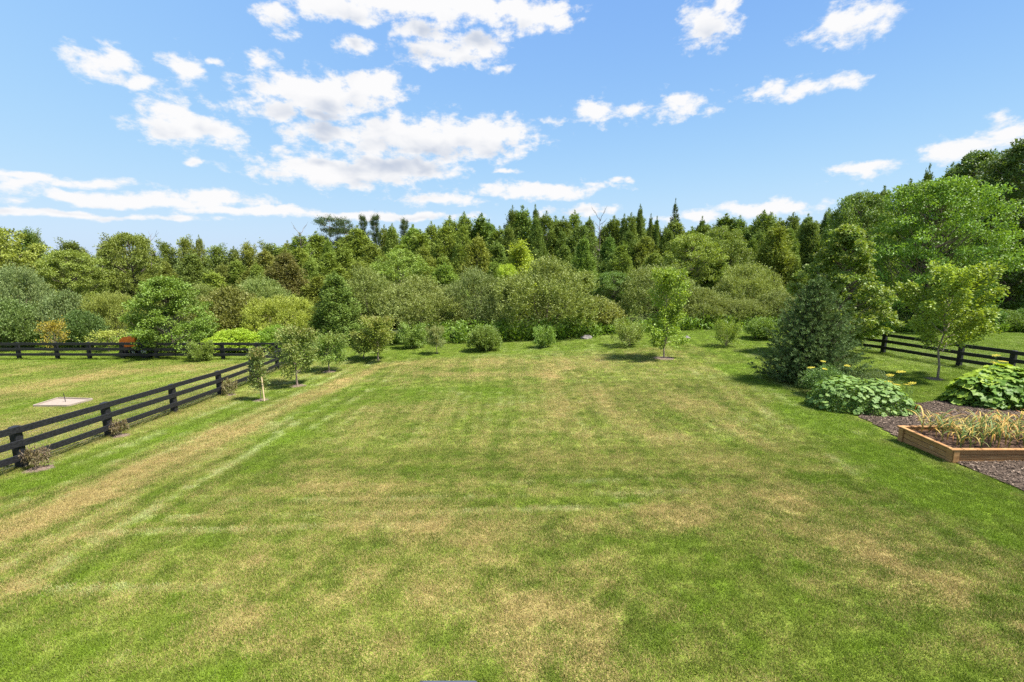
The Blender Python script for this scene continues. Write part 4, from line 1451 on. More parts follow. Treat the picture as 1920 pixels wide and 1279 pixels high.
crab = branchy(101, 3.0, 2.6, 0.22, 27, 0.45, 1.05, lambda t: 1.0 - 0.35 * t, 'leaf_tip', 280, 0.105, 0.07, 0.135, 0.055, 'young_bark', 0.25, 0.8, 'crab_apple')
crab2 = branchy(102, 2.6, 2.6, 0.26, 26, 0.35, 0.95, lambda t: 1.0 - 0.3 * t, 'leaf_tip', 270, 0.105, 0.07, 0.135, 0.05, 'young_bark', 0.25, 0.7, 'crab_apple')
shrub = branchy(103, 1.6, 2.0, 0.12, 44, 0.45, 1.25, lambda t: 1.0, 'leaf', 105, 0.11, 0.07, 0.10, 0.03, 'young_bark', 0.2, 0.6, 'lawn_shrub', stems=6)
shrub2 = branchy(104, 1.7, 2.4, 0.22, 40, 0.30, 1.15, lambda t: 1.0, 'leaf', 95, 0.11, 0.065, 0.10, 0.035, 'young_bark', 0.15, 0.6, 'lawn_shrub', stems=5, inner=0.45)
ball = willow(105, 1.6, 2.2, 1100, 0.10, 0.06, 'leaf', 0.3, 9, 'ball_shrub', 6, 0.0, 30, 1.15)
plant_px('crab_apple', crab, 558, 724, 611, 90, (0.100, 0.165, 0.046), 'largest crab apple with reddish tips, beside the staked sapling', 'tree', 'crab apples along the lawn edge')
plant_px('crab_apple', crab2, 617, 697, 626, 78, (0.090, 0.160, 0.036), 'crab apple with orange tips, second along the lawn edge', 'tree', 'crab apples along the lawn edge')
plant_px('crab_apple', crab, 710, 677, 592, 82, (0.115, 0.160, 0.036), 'crab apple with upswept bronze branches, farthest of the big three', 'tree', 'crab apples along the lawn edge', rz=2.2)
plant_px('crab_apple', crab2, 683, 673, 620, 60, (0.110, 0.148, 0.036), 'thin-stemmed rusty crab apple half hidden behind the bronze one', 'tree', 'crab apples along the lawn edge', rz=4.2)
for px, b in ((558, 724), (617, 697)):
    mulch_ring(hit(px, b), 0.42)
plant_px('lawn_shrub', shrub, 774, 653, 605, 54, (0.115, 0.185, 0.045), 'light green vase-shaped shrub right of the bronze crab apple', 'shrub', 'shrubs on the far lawn')
plant_px('small_tree', crab2, 819, 664, 612, 40, (0.125, 0.165, 0.070), 'small grey-green tree on a thin stem left of the ball shrub', 'tree', None, rz=1.0)
plant_px('ball_shrub', ball, 908, 658, 611, 66, (0.100, 0.155, 0.045), 'dense ball-shaped shrub at the far end of the lawn', 'shrub', 'shrubs on the far lawn')
plant_px('lawn_shrub', shrub, 1021, 652, 611, 42, (0.125, 0.205, 0.050), 'small upright light green shrub right of the ball shrub', 'shrub', 'shrubs on the far lawn', rz=2.5)
plant_px('lawn_shrub', shrub2, 1178, 649, 599, 66, (0.145, 0.185, 0.060), 'open flat-topped shrub on several stems left of the lawn maple', 'shrub', 'shrubs on the far lawn')
plant_px('lawn_shrub', shrub2, 1362, 650, 599, 52, (0.150, 0.225, 0.050), 'light green flat-topped shrub right of the lawn maple', 'shrub', 'shrubs on the far lawn', rz=3.1)
plant_px('ball_shrub', ball, 1428, 636, 596, 66, (0.105, 0.165, 0.045), 'low bushy shrub just left of the blue-green spruce', 'shrub', 'shrubs on the far lawn', rz=1.0)
plant_px('fence_shrub', shrub, 380, 677, 639, 50, (0.100, 0.155, 0.032), 'small green shrub in front of the far black fence', 'shrub', None, rz=0.4)

maple1 = branchy(111, 5.2, 2.6, 0.14, 33, 0.35, 1.0, lambda t: (0.85 + 0.30 * math.sin(9 * t + 1.2)) * (1 - 0.25 * t ** 3), 'leaf_ytip', 240, 0.125, 0.10, 0.13, 0.05, 'young_bark', 0.3, 0.9, 'young_maple')
plant_px('young_maple', maple1, 1245, 672, 502, 92, (0.128, 0.200, 0.034), 'slender light green young maple standing alone in mid lawn', 'tree')
mulch_ring(hit(1245, 672), 0.62)
maple2 = branchy(112, 5.3, 3.6, 0.24, 25, 0.50, 0.98, lambda t: 1.02 - 0.30 * t, 'leaf_ytip', 480, 0.12, 0.10, 0.125, 0.055, 'young_bark', 0.3, 0.95, 'young_maple')
plant_px('young_maple', maple2, 1758, 711, 494, 164, (0.152, 0.235, 0.038), 'young maple with pinkish new tips in front of the right fence', 'tree')
mulch_ring(hit(1752, 711), 0.35)
lind = broad(113, 7.2, 4.8, 0.07, 300, 80, 0.15, 0.115, 'linden', 0.22, 'linden', 'bark', 0.12, 0.72, 1.25)
plant_px('linden_tree', lind, 1563, 664, 424, 185, (0.090, 0.140, 0.030), 'linden with yellowish bracts right behind the blue-green spruce', 'tree')
spr = spruce(114, 4.5, 4.6, 28, 19, 0.12, 0.032, 1.5, power=0.86)
plant_px('blue_spruce', spr, 1513, 716, 526, 178, BLUEG, 'blue-green spruce branched to the ground beside the vegetable garden', 'spruce')

# staked columnar sapling
colm = branchy(115, 2.7, 0.85, 0.20, 40, 0.7, 1.1, lambda t: 1.0 - 0.25 * t, 'leaf_tip', 46, 0.11, 0.075, 0.10, 0.022, 'young_bark', 0.1, 1.4, 'columnar_sapling')
p = hit(489, 751)
plant_px('columnar_sapling', colm, 489, 751, 650, 38, (0.085, 0.145, 0.050), 'thin columnar sapling tied to a pale stake by the left fence', 'tree')
mulch_ring(p, 0.34)
mb = MB(); ps = hit(496, 753)
mb.tube([(0.0, 0, -0.2), (-0.015, 0, 0.55), (-0.03, 0, 1.12)], [0.028, 0.028, 0.026], 7)
stk = mb.obj('wooden_stake', M['stake']); stk.location = ps
tag(stk, 'pale round wooden stake beside the columnar sapling', 'stake')

# purple-brown plants along the left fence
pe = branchy(116, 0.85, 1.25, 0.06, 15, 0.55, 1.25, lambda t: 1.0, 'bronze', 26, 0.20, 0.06, 0.06, 0.015, 'young_bark', 0.0, 0.6, 'peony', stems=4, inner=0.4)
plant_px('bronze_shrub', pe, 72, 880, 834, 50, (0.085, 0.062, 0.052), 'nearest purple-brown shrub at the foot of the left fence', 'shrub', 'purple-brown shrubs along the left fence')
plant_px('bronze_shrub', pe, 224, 818, 785, 36, (0.090, 0.066, 0.052), 'second purple-brown shrub from the near end of the left fence', 'shrub', 'purple-brown shrubs along the left fence', rz=2.0)
plant_px('bronze_shrub', pe, 430, 741, 708, 32, (0.085, 0.085, 0.048), 'farthest purple-brown shrub, near the staked sapling', 'shrub', 'purple-brown shrubs along the left fence', rz=4.0)
for px, b, rr_ in ((74, 880, 0.32), (225, 818, 0.28), (430, 741, 0.28)):
    mulch_ring(hit(px, b), rr_)

# ------------------------------------------------------------------ fences
FH = 1.2
RZ = (1.115, 0.745, 0.375)


def fence(name, label, pts, side, wire=False, skip=(), pw=0.20):
    """pts: ground points of the posts; rails are nailed on the given side"""
    root = empty(name, pts[0])
    tag(root, label, 'fence')
    o3 = Vector(pts[0])
    rr = random.Random(len(pts) * 13 + len(name))
    wm = MB()
    pm = MB(); pm.box((0, 0, FH / 2 - 0.2), (pw, pw * 0.92, FH + 0.4 - 0.02), None, 0.015)
    pmesh = pm.mesh('post', M['black_wood'])
    for i, p in enumerate(pts):
        po = link(bpy.data.objects.new('post', pmesh), root)
        po.location = Vector(p) - o3
        q = Vector(pts[min(i + 1, len(pts) - 1)]) - Vector(pts[max(i - 1, 0)])
        po.rotation_euler = (rr.uniform(-.012, .012), rr.uniform(-.012, .012), math.atan2(q.y, q.x))
    for i in range(len(pts) - 1):
        if i in skip:
            continue
        a, b = Vector(pts[i]) - o3, Vector(pts[i + 1]) - o3
        d = b - a
        h = Vector((d.x, d.y, 0)).normalized()
        n = Vector((-h.y, h.x, 0)) * side
        L = math.hypot(d.x, d.y)
        for zr in RZ:
            mb = MB()
            z0, z1 = a.z + zr + rr.uniform(-.022, .022), b.z + zr + rr.uniform(-.012, .012)
            A = a + n * (pw * 0.46 + 0.019); B = b + n * (pw * 0.46 + 0.019)
            A.z, B.z = z0, z1
            ctr = (A + B) / 2
            dirv = (B - A).normalized()
            yv = n.normalized(); zv = dirv.cross(yv)
            if zv.z < 0: zv = -zv; yv = -yv
            rot = Matrix((dirv, yv, zv)).transposed()
            mb.box((0, 0, 0), ((B - A).length - 0.006, 0.04, 0.175), None, 0.006)
            ro = mb.obj('rail', M['black_wood'], root)
            ro.location = ctr
            ro.rotation_euler = rot.to_euler()
        if wire:
            wn = n * (-(pw * 0.46 + 0.006))
            nv = int(L / 0.10)
            for k in range(nv + 1):
                t = k / nv
                q = a.lerp(b, t) + wn
                wm.tube([(q.x, q.y, q.z + 0.03), (q.x, q.y, q.z + 1.06)], [0.0017] * 2, 3, False)
            for k in range(13):
                z = 0.05 + k * 0.084
                A = a + wn; B = b + wn
                wm.tube([(A.x, A.y, A.z + z), (B.x, B.y, B.z + z)], [0.0017] * 2, 3, False)
    if wire:
        wo_ = wm.obj('wire_mesh', M['wire'], root)
        tag(wo_, kind='stuff')
    return root


# left fence: straight line fitted through the four posts that can be seen whole
hp = [hit(45, 880), hit(205, 820), hit(325, 775), hit(415, 742)]
ys = np.array([q.y for q in hp]); xs = np.array([q.x for q in hp])
print('left fence', [(round(q.x, 2), round(q.y, 2), round(q.z, 2)) for q in hp])
bfit = np.polyfit(ys, xs, 1)
FARY = 31.3
stepf = (ys[-1] - ys[0]) / 3
post_y = [ys[0] - stepf * 2, ys[0] - stepf, ys[0], ys[1], ys[2], ys[3]]
yy = ys[3]
while yy + stepf * 1.3 < FARY:
    yy += stepf; post_y.append(yy)
post_y.append(FARY)
lp = []
for yy in post_y:
    x = float(np.polyval(bfit, yy))
    lp.append(Vector((x, yy, gzf(x, yy))))
fence('rail_fence', 'black three-rail fence with wire mesh running along the left of the lawn', lp[:-1] + [lp[-1] + Vector((0, -0.2, 0))], -1, True)
corner_x = lp[-1].x
fl = [on_row(q, FARY) for q in (-330, -220, -120, -40, 37, 109, 169, 232, 295, 356, 419, 482)]
fence('rail_fence', 'black three-rail fence across the far side of the left paddock', fl, -1, False)
gx0 = fl[-1].x
g1 = Vector((gx0 + 1.35, FARY, 0)); g1.z = gzf(g1.x, g1.y)
fr = [g1]
xq = g1.x + 0.01
nseg = max(1, round((corner_x - g1.x) / 2.2))
for k in range(1, nseg + 1):
    x = g1.x + (corner_x + 2.4 - g1.x) * k / nseg
    fr.append(Vector((x, FARY, gzf(x, FARY))))
print('gate', gx0, g1.x, 'corner', corner_x)
fence('rail_fence', 'short run of black fence right of the cross-braced gate', fr, -1, False)
# gate with crossed braces
gr = empty('wooden_gate', (gx0, FARY, gzf(gx0, FARY)))
tag(gr, 'black wooden gate with crossed braces in the far paddock fence', 'gate')
W_ = 1.35 - 0.24
for xx in (0.16, 1.19):
    mb = MB(); mb.box((xx, -0.02, 0.66), (0.10, 0.05, 1.06), None, 0.006); mb.obj('stile', M['black_wood'], gr)
for zz in (1.13, 0.20):
    mb = MB(); mb.box((0.675, -0.066, zz), (1.12, 0.036, 0.12), None, 0.005); mb.obj('gate_rail', M['black_wood'], gr)
for k, sg in enumerate((1, -1)):
    mb = MB(); an = math.atan2(0.80, 0.94) * sg
    mb.box((0.675, -0.066 - 0.0 + (0.0 if k else 0.082), 0.665), (1.20, 0.034, 0.11), Matrix.Rotation(-an, 3, 'Y'), 0.004); mb.obj('brace', M['black_wood'], gr)

rp = [hit(1545, 648), hit(1595, 654), hit(1655, 663), hit(1797, 688), hit(1893, 704), hit(2030, 727), hit(2230, 760)]
print('right fence', [(round(q.x, 2), round(q.y, 2), round(q.z, 2)) for q in rp])
fence('rail_fence', 'black three-rail fence with wire mesh on the right below the field', rp, -1, True)

# ------------------------------------------------------------------ horseshoe sand pit in the paddock
c4 = [hit(65, 763), hit(128, 763), hit(172, 751), hit(110, 749)]
ctr = sum(c4, Vector()) / 4
rt = empty('sand_pit', ctr)
tag(rt, 'pale square sand pit framed with boards in the left paddock', 'sand pit')
mb = MB()
cs_ = [q - ctr for q in c4]
top = [(q.x, q.y, q.z + 0.045) for q in cs_]; bot = [(q.x, q.y, q.z - 0.08) for q in cs_]
mb.add(top + bot, [(0, 1, 2, 3), (7, 6, 5, 4)] + [(i, 4 + i, 4 + (i + 1) % 4, (i + 1) % 4) for i in range(4)])
mb.obj('sand', M['sand'], rt)
for i in range(4):
    a, b = cs_[i], cs_[(i + 1) % 4]
    d = b - a
    mb = MB(); yv = Vector((0, 0, 1)).cross(d.normalized()).normalized(); zv = d.normalized().cross(yv)
    rot = Matrix((d.normalized(), yv, zv)).transposed()
    mb.box((a + b) / 2 + Vector((0, 0, 0.02)) - yv * 0.021, (d.length + (0.04 if i % 2 else -0.006), 0.04, 0.16), rot, 0.005)
    mb.obj('board', M['pit_board'], rt)
mb = MB(); mb.tube([(0.0, 0.1, -0.05), (-0.03, 0.1, 0.42)], [0.014, 0.014], 6); mb.obj('iron_stake', M['black'], rt)
EXCL.append((ctr.x, ctr.y, (cs_[0] - cs_[2]).length * 0.36))
EXCL.append(((c4[0].x + ctr.x) / 2, (c4[0].y + ctr.y) / 2, 0.5))
EXCL.append(((c4[2].x + ctr.x) / 2, (c4[2].y + ctr.y) / 2, 0.5))

# ------------------------------------------------------------------ small orange tractor behind the far fence
tp = on_row(266, 32.35)
tr_ = empty('garden_tractor', tp, math.pi)
tr_.scale = (1.42, 1.42, 1.42)
tag(tr_, 'small orange garden tractor parked behind the far black fence', 'tractor')
mb = MB()
prof = [(0.05, 0.55), (0.78, 0.52), (0.84, 0.62), (0.80, 0.90), (0.60, 1.02), (0.06, 1.08)]
vs = [(x, y, z) for y in (-0.24, 0.24) for x, z in prof]
n = len(prof)
mb.add(vs, [tuple(range(n)), tuple(range(2 * n - 1, n - 1, -1))] + [(i, n + i, n + (i + 1) % n, (i + 1) % n) for i in range(n)])
mb.obj('hood', M['orange'], tr_)
mb = MB(); mb.box((0.05, 0, 0.42), (1.5, 0.42, 0.18), None, 0.02); mb.obj('chassis', M['black'], tr_)
for sy in (-1, 1):
    mb = MB(); mb.box((-0.52, sy * 0.34, 0.72), (0.62, 0.22, 0.07), None, 0.03); mb.obj('fender', M['orange'], tr_)
mb = MB(); mb.box((-0.50, 0, 0.84), (0.44, 0.40, 0.09), None, 0.03); mb.box((-0.72, 0, 1.04), (0.08, 0.38, 0.36), Matrix.Rotation(-0.2, 3, 'Y'), 0.03); mb.obj('seat', M['black'], tr_)
mb = MB()
pts = [(-0.10 + 0.06 * math.cos(a), 0.17 * math.sin(a), 1.16 + 0.16 * math.cos(a)) for a in np.linspace(0, 2 * math.pi, 17)]
mb.tube(pts, [0.014] * 17, 5, False); mb.tube([(0.05, 0, 1.0), (-0.10, 0, 1.16)], [0.015, 0.015], 5); mb.obj('steering_wheel', M['black'], tr_)
for x, rad, wd in ((-0.52, 0.34, 0.22), (0.58, 0.22, 0.16)):
    for sy in (-1, 1):
        mb = MB(); mb.tube([(x, sy * 0.34 - wd / 2, rad), (x, sy * 0.34 - wd / 2 + 0.03, rad), (x, sy * 0.34 + wd / 2 - 0.03, rad), (x, sy * 0.34 + wd / 2, rad)], [rad * .9, rad, rad, rad * .9], 18)
        wh = mb.obj('wheel', M['black'], tr_)
        mb = MB(); mb.tube([(x, sy * 0.34 - wd / 2 - 0.006, rad), (x, sy * 0.34 + wd / 2 + 0.006, rad)], [rad * 0.5] * 2, 14); mb.obj('rim', M['steel'], wh)

# ------------------------------------------------------------------ raised bed
A0 = hit(1780, 868); A1 = hit(1688, 827)
print('bed', A0, A1)
bx0 = (A0.x + A1.x) / 2; by0 = A0.y; by1 = A1.y
bx1 = bx0 + 4.2
zb = gzf(bx0, (by0 + by1) / 2) - 0.02
BHT = 0.40
bed = empty('raised_bed', (bx0, by0, zb))
tag(bed, 'wooden raised bed with capped plank sides holding yellowing garlic', 'raised bed')
bl, bd_ = bx1 - bx0, by1 - by0
PHT = BHT / 3
for k in range(3):
    z = PHT * (k + 0.5)
    for (cx, cy, lx, ly) in ((bl / 2, 0.02, bl - 0.004, 0.038), (bl / 2, bd_ - 0.02, bl - 0.004, 0.038), (0.02, bd_ / 2, 0.038, bd_ - 0.088), (bl - 0.02, bd_ / 2, 0.038, bd_ - 0.088)):
        mb = MB(); mb.box((0, 0, 0), (lx, ly, PHT - 0.013), None, 0.006)
        o = mb.obj('plank', M['cedar_wood'], bed); o.location = (cx, cy, z)
for (cx, cy, sx_, sy_) in ((0.075, -0.020, 0.15, 0.038), (-0.021, 0.06, 0.038, 0.15), (-0.021, bd_ - 0.06, 0.038, 0.15)):
    mb = MB(); mb.box((0, 0, 0), (sx_, sy_, BHT - 0.006), None, 0.006); o = mb.obj('corner_board', M['cedar_wood'], bed); o.location = (cx, cy, BHT / 2)
for (cx, cy, lx, ly) in ((bl / 2 - 0.03, 0.0, bl + 0.10, 0.10), (bl / 2 - 0.03, bd_, bl + 0.10, 0.10), (-0.01, bd_ / 2, 0.10, bd_ - 0.104), (bl, bd_ / 2, 0.10, bd_ - 0.104)):
    mb = MB(); mb.box((0, 0, 0), (lx, ly, 0.035), None, 0.006); o = mb.obj('cap_board', M['cedar_wood'], bed); o.location = (cx, cy, BHT + 0.0185)
nxs, nys = 46, 24
sx_ = np.linspace(0.042, bl - 0.042, nxs); sy_ = np.linspace(0.042, bd_ - 0.042, nys)
X, Y = np.meshgrid(sx_, sy_, indexing='ij')
Z = BHT - 0.10 + 0.05 * fbm(vn3, X * 6, Y * 6, 3)
idx = np.arange(X.size).reshape(X.shape)
F = np.stack([idx[:-1, :-1], idx[1:, :-1], idx[1:, 1:], idx[:-1, 1:]], -1).reshape(-1, 4)
link(bpy.data.objects.new('soil', mesh_np('soil', np.stack([X.ravel(), Y.ravel(), Z.ravel()], -1), F, M['soil'], None, True)), bed)

# garlic: every plant a thing, every leaf a part
def garlic_leaf(seed):
    r = random.Random(seed)
    n = 7
    L = r.uniform(0.42, 0.66); b = r.uniform(0.7, 2.3); w0 = 0.0095
    vs = []; lc = []
    x = z = 0.0; an = r.uniform(1.1, 1.45)
    for i in range(n):
        t = i / (n - 1)
        w_ = w0 * (1 - t ** 1.8) + 0.002
        vs += [(x, -w_, z + 0.35 * w_), (x, 0, z), (x, w_, z + 0.35 * w_)]
        lc += [(t, 0, 0)] * 3
        an -= b / n * (0.4 + 1.7 * t)
        x += L / n * math.cos(an); z += L / n * math.sin(an)
    fs = []
    for i in range(n - 1):
        for j in (0, 1):
            a = i * 3 + j
            fs.append((a, a + 1, a + 4, a + 3))
    return mesh_np('leaf', np.array(vs), np.array(fs), M['garlic'], np.array(lc), True)


gl = [garlic_leaf(s) for s in range(9)]
mb = MB(); mb.tube([(0, 0, -0.03), (0.005, 0, 0.12), (0.0, 0.004, 0.30)], [0.011, 0.010, 0.007], 6)
gst = mb.mesh('stem', M['garlic'])
gst.attributes.new('lc', 'FLOAT_COLOR', 'POINT').data.foreach_set('color', np.tile([0.5, 0, 0, 1], len(gst.vertices)).astype(np.float32))
rg = random.Random(9)
rows = 5
ng_ = 0
for ri in range(rows):
    y = 0.26 + (bd_ - 0.46) * ri / (rows - 1)
    x = 0.42 + 0.14 * (ri % 2)
    while x < min(bl - 0.2, 3.2):
        px_ = x + rg.uniform(-.05, .05); py_ = y + rg.uniform(-.06, .06)
        gp = empty('garlic_plant', (bx0 + px_, by0 + py_, zb + BHT - 0.075), rg.random() * 6.28)
        s = rg.uniform(1.05, 1.6)
        gp.scale = (s, s, s)
        rowname = ('front', 'second', 'middle', 'fourth', 'back')[ri]
        tag(gp, 'garlic plant with yellowing leaves in the %s row of the raised bed' % rowname, 'garlic', 'garlic plants in the %s row' % rowname)
        st_ = link(bpy.data.objects.new('stem', gst), gp)
        for k in range(rg.randint(7, 9)):
            lo = link(bpy.data.objects.new('leaf', rg.choice(gl)), gp)
            lo.location = (0, 0, 0.06 + 0.22 * k / 8)
            lo.rotation_euler = (0, rg.uniform(-.1, .25), k * math.pi + rg.uniform(-.7, .7))
        ng_ += 1
        x += rg.uniform(0.20, 0.29)

# ------------------------------------------------------------------ vegetable mounds: every leaf of its own
def big_leaf(seed, lobes, size, depth_, cup):
    r = random.Random(seed)
    n = lobes * 4
    vs = [(0.0, 0.0, 0.0)]
    lc = [(r.random(), 0.5, 0.9)]
    for i in range(n):
        a = 2 * math.pi * i / n
        back = abs(((a + math.pi) % (2 * math.pi)) - math.pi) / math.pi    # 1 at the stalk
        q = size / 2 * (1 + depth_ * math.cos(lobes * a)) * (1.12 - 0.35 * back) * r.uniform(0.93, 1.07)
        if back > 0.93: q *= 0.45
        vs.append((q * math.cos(a), q * math.sin(a), cup * q * (0.6 + 0.5 * math.cos(2 * lobes * a)) + r.uniform(-.01, .01)))
        lc.append((r.random() * 0.6, 0.5, 0.0))
    m_ = len(vs)
    for i in range(n):
        p = vs[1 + i]
        vs.append((p[0] * 0.55, p[1] * 0.55, p[2] * 0.30 + 0.012 * math.cos(2 * math.pi * i / n * lobes)))
        lc.append((0.35, 0.5, 0.35 if i % 4 == 0 else 0.0))
    fs = []
    for i in range(n):
        j = (i + 1) % n
        fs.append((0, m_ + i, m_ + j, m_ + j))
    quads = [(1 + i, 1 + (i + 1) % n, m_ + (i + 1) % n, m_ + i) for i in range(n)]
    me = bpy.data.meshes.new('leaf')
    me.from_pydata(vs, [], [f[:3] for f in fs] + quads)
    a = me.attributes.new('lc', 'FLOAT_COLOR', 'POINT')
    c4_ = np.ones((len(vs), 4), np.float32); c4_[:, :3] = lc
    a.data.foreach_set('color', c4_.ravel())
    me.materials.append(M['big_leaf'])
    me.polygons.foreach_set('use_smooth', np.full(len(me.polygons), True))
    return me


cuc = [big_leaf(s, 5, 0.17, 0.10, -0.10) for s in range(4)]
sqz = [big_leaf(20 + s, 5, 0.34, 0.17, 0.18 if s % 2 else -0.12) for s in range(4)]


def mound(name, label, cat, c, ax_len, ay_len, rz, hfun, meshes, n, colf, size, fillcol, seed, fill_n, fill_L):
    r = random.Random(seed)
    root = empty(name, c)
    tag(root, label, cat)
    cr, sr = math.cos(rz), math.sin(rz)

    def surf(u, v):
        x = u * ax_len; y = v * ay_len
        X_, Y_ = x * cr - y * sr, x * sr + y * cr
        rr_ = min(1.0, math.hypot(u, v))
        h = hfun(u, v) * (1 - rr_ ** 4.5)
        return Vector((X_, Y_, gzf(c[0] + X_, c[1] + Y_) - c[2] + h)), h
    for i in range(n):
        a = r.random() * 6.283; q = math.sqrt(r.random()) * 1.0
        u, v = q * math.cos(a), q * math.sin(a)
        p, h = surf(u, v)
        e = 0.06
        pu, _ = surf(u + e, v); pv, _ = surf(u, v + e)
        nn = (pu - p).cross(pv - p).normalized()
        if nn.z < 0: nn = -nn
        nn = (nn + Vector((r.gauss(0, .30), r.gauss(0, .30), 0.55 + r.gauss(0, .15)))).normalized()
        dn = Vector((p.x, p.y, 0)) + Vector((r.gauss(0, .8), r.gauss(0, .8), 0))
        dn = (dn - nn * dn.dot(nn)).normalized()
        rot = Matrix((dn, nn.cross(dn), nn)).transposed()
        lo = link(bpy.data.objects.new('leaf', r.choice(meshes)), root)
        lo.location = p + Vector((0, 0, r.uniform(0.0, 0.07) + 0.05))
        lo.rotation_euler = rot.to_euler()
        s = size * r.uniform(0.7, 1.25)
        lo.scale = (s, s, s)
        cc = colf(u, v, h, r)
        lo.color = (cc[0], cc[1], cc[2], 1)
    lv = Leaves(seed + 900)
    rr_ = np.random.default_rng(seed)
    P_ = []
    for i in range(fill_n):
        a = r.random() * 6.283; q = math.sqrt(r.random()) * 0.97
        p, h = surf(q * math.cos(a), q * math.sin(a))
        P_.append((p.x, p.y, p.z - h * r.random() * 0.95 + 0.0))
    P_ = np.array(P_)
    lv.add(P_, rdir(rr_, fill_n) + np.array([0, 0, 0.3]), fill_L, fill_L * 0.55, rr_.random(fill_n), 0)
    fo = link(bpy.data.objects.new('stems_and_small_leaves', lv.mesh('stems_and_small_leaves', M['leaf'])), root)
    fo.color = fillcol + (1,)
    tag(fo, kind='stuff')
    EXCL.append((c[0], c[1], min(ax_len, ay_len) * 0.8))
    return root


cc_ = hit(1612, 765)
print('cucumber', cc_)
mound('cucumber_patch', 'sprawling mound of cucumber vines left of the raised bed', 'vegetable plants', cc_, 1.75, 1.2, R(-16),
      lambda u, v: 0.86 + 0.40 * max(0, -u) * (0.6 + 0.4 * v) + 0.12 * math.sin(5 * u) * math.cos(4 * v) - 0.10 * max(0, u) + 0.15 * v, cuc, 295,
      lambda u, v, h, r: mixc((0.070, 0.150, 0.045), (0.150, 0.240, 0.095), r.random() ** 1.3), 1.0, (0.060, 0.125, 0.036), 3, 9000, 0.085)
tom = hit(1548, 742)
plant('tomato_plant', willow(131, 1.3, 1.5, 620, 0.085, 0.036, 'leaf', 0.5, 11, 'tomato', 6, 0.0), (tom.x, tom.y, tom.z), 1.22, 1.75, (0.075, 0.145, 0.050),
      'feathery tomato plants at the back left of the cucumber mound', 'tomato plant', crown_name='foliage', trunk_name='stems')
asp = hit(1640, 735)
plant('asparagus_plant', willow(132, 1.0, 1.3, 420, 0.07, 0.022, 'leaf', 0.7, 11, 'fern', 6, 0.0), (asp.x, asp.y, asp.z), 0.95, 1.3, (0.085, 0.135, 0.062),
      'wispy grey-green herb behind the cucumber mound', 'herb', crown_name='foliage', trunk_name='stems')
sc_ = hit(1885, 756)
print('squash', sc_)
mound('squash_patch', 'lush squash plants with big lobed leaves behind the raised bed', 'vegetable plants', sc_, 2.15, 1.2, R(3),
      lambda u, v: 1.08 + 0.12 * math.sin(6 * u + 1) + 0.16 * v, sqz, 280,
      lambda u, v, h, r: mixc((0.060, 0.140, 0.022), (0.205, 0.290, 0.028), min(1, max(0, 0.40 + 0.50 * v + r.gauss(0, .28)))), 1.0, (0.055, 0.12, 0.025), 6, 5000, 0.15)


# dill and fennel with yellow umbels
def umbel(seed):
    r = random.Random(seed)
    mb = MB()
    n = 26
    for i in range(n):
        q = math.sqrt(i / n) * 0.085; a = i * 2.4
        c = Vector((q * math.cos(a), q * math.sin(a), 0.10 + 0.012 * r.random() - q * 0.15))
        s = 0.013 + 0.005 * r.random()
        vs = [c + Vector((0, 0, s * 0.7))] + [c + Vector((s * math.cos(k * 1.2566), s * math.sin(k * 1.2566), 0)) for k in range(5)]
        mb.add(vs, [(0, 1 + k, 1 + (k + 1) % 5) for k in range(5)])
    rays = MB()
    for i in range(12):
        a = i * 0.5236; q = 0.03 + 0.05 * (i % 2)
        rays.tube([(0, 0, 0), (q * math.cos(a), q * math.sin(a), 0.095 - q * 0.15)], [0.0022, 0.0012], 3, False)
    return mb.mesh('umbel', M['yellow']), rays.mesh('umbel_rays', M['dill'])


um = umbel(1)


def dill(px, base, heads, label):
    p = hit(px, base)
    root = empty('dill_plant', p)
    tag(root, label, 'dill', 'flowering dill plants')
    r = random.Random(px)
    st_ = MB()
    lv = Leaves(px)
    for (hx, hy, s) in heads:
        Yd = p.y + r.uniform(-.15, .15)
        z = top_z(Yd, hy)
        x = (hx - 960) / FPX * (Yd * CP - (z - CAMZ) * SP)
        tip = Vector((x, Yd, z)) - p
        tip.z -= 0.10 * s
        st_.tube([(tip.x * 0.15, tip.y * 0.15, -0.03), (tip.x * 0.55, tip.y * 0.6, tip.z * 0.55), tuple(tip)], [0.006, 0.005, 0.003], 5)
        uo = link(bpy.data.objects.new('umbel', um[0]), root); uo.location = tip; uo.scale = (s * 1.35, s * 1.35, s * 1.2); uo.rotation_euler = (r.uniform(-.25, .25), r.uniform(-.25, .25), r.random() * 6)
        ur = link(bpy.data.objects.new('rays', um[1]), uo)
        k = 130
        t_ = np.random.default_rng(px).random(k)
        lv.add(np.outer(0.25 + 0.6 * t_, np.array(tip)) + lv.r.normal(size=(k, 3)) * 0.07, rdir(lv.r, k) + np.array([0, 0, 0.5]), 0.085, 0.008, 0.5, 0)
    st_.obj('stem', M['dill'], root)
    fo = link(bpy.data.objects.new('feathery_leaves', lv.mesh('feathery_leaves', M['leaf'])), root)
    fo.color = (0.12, 0.20, 0.09, 1)


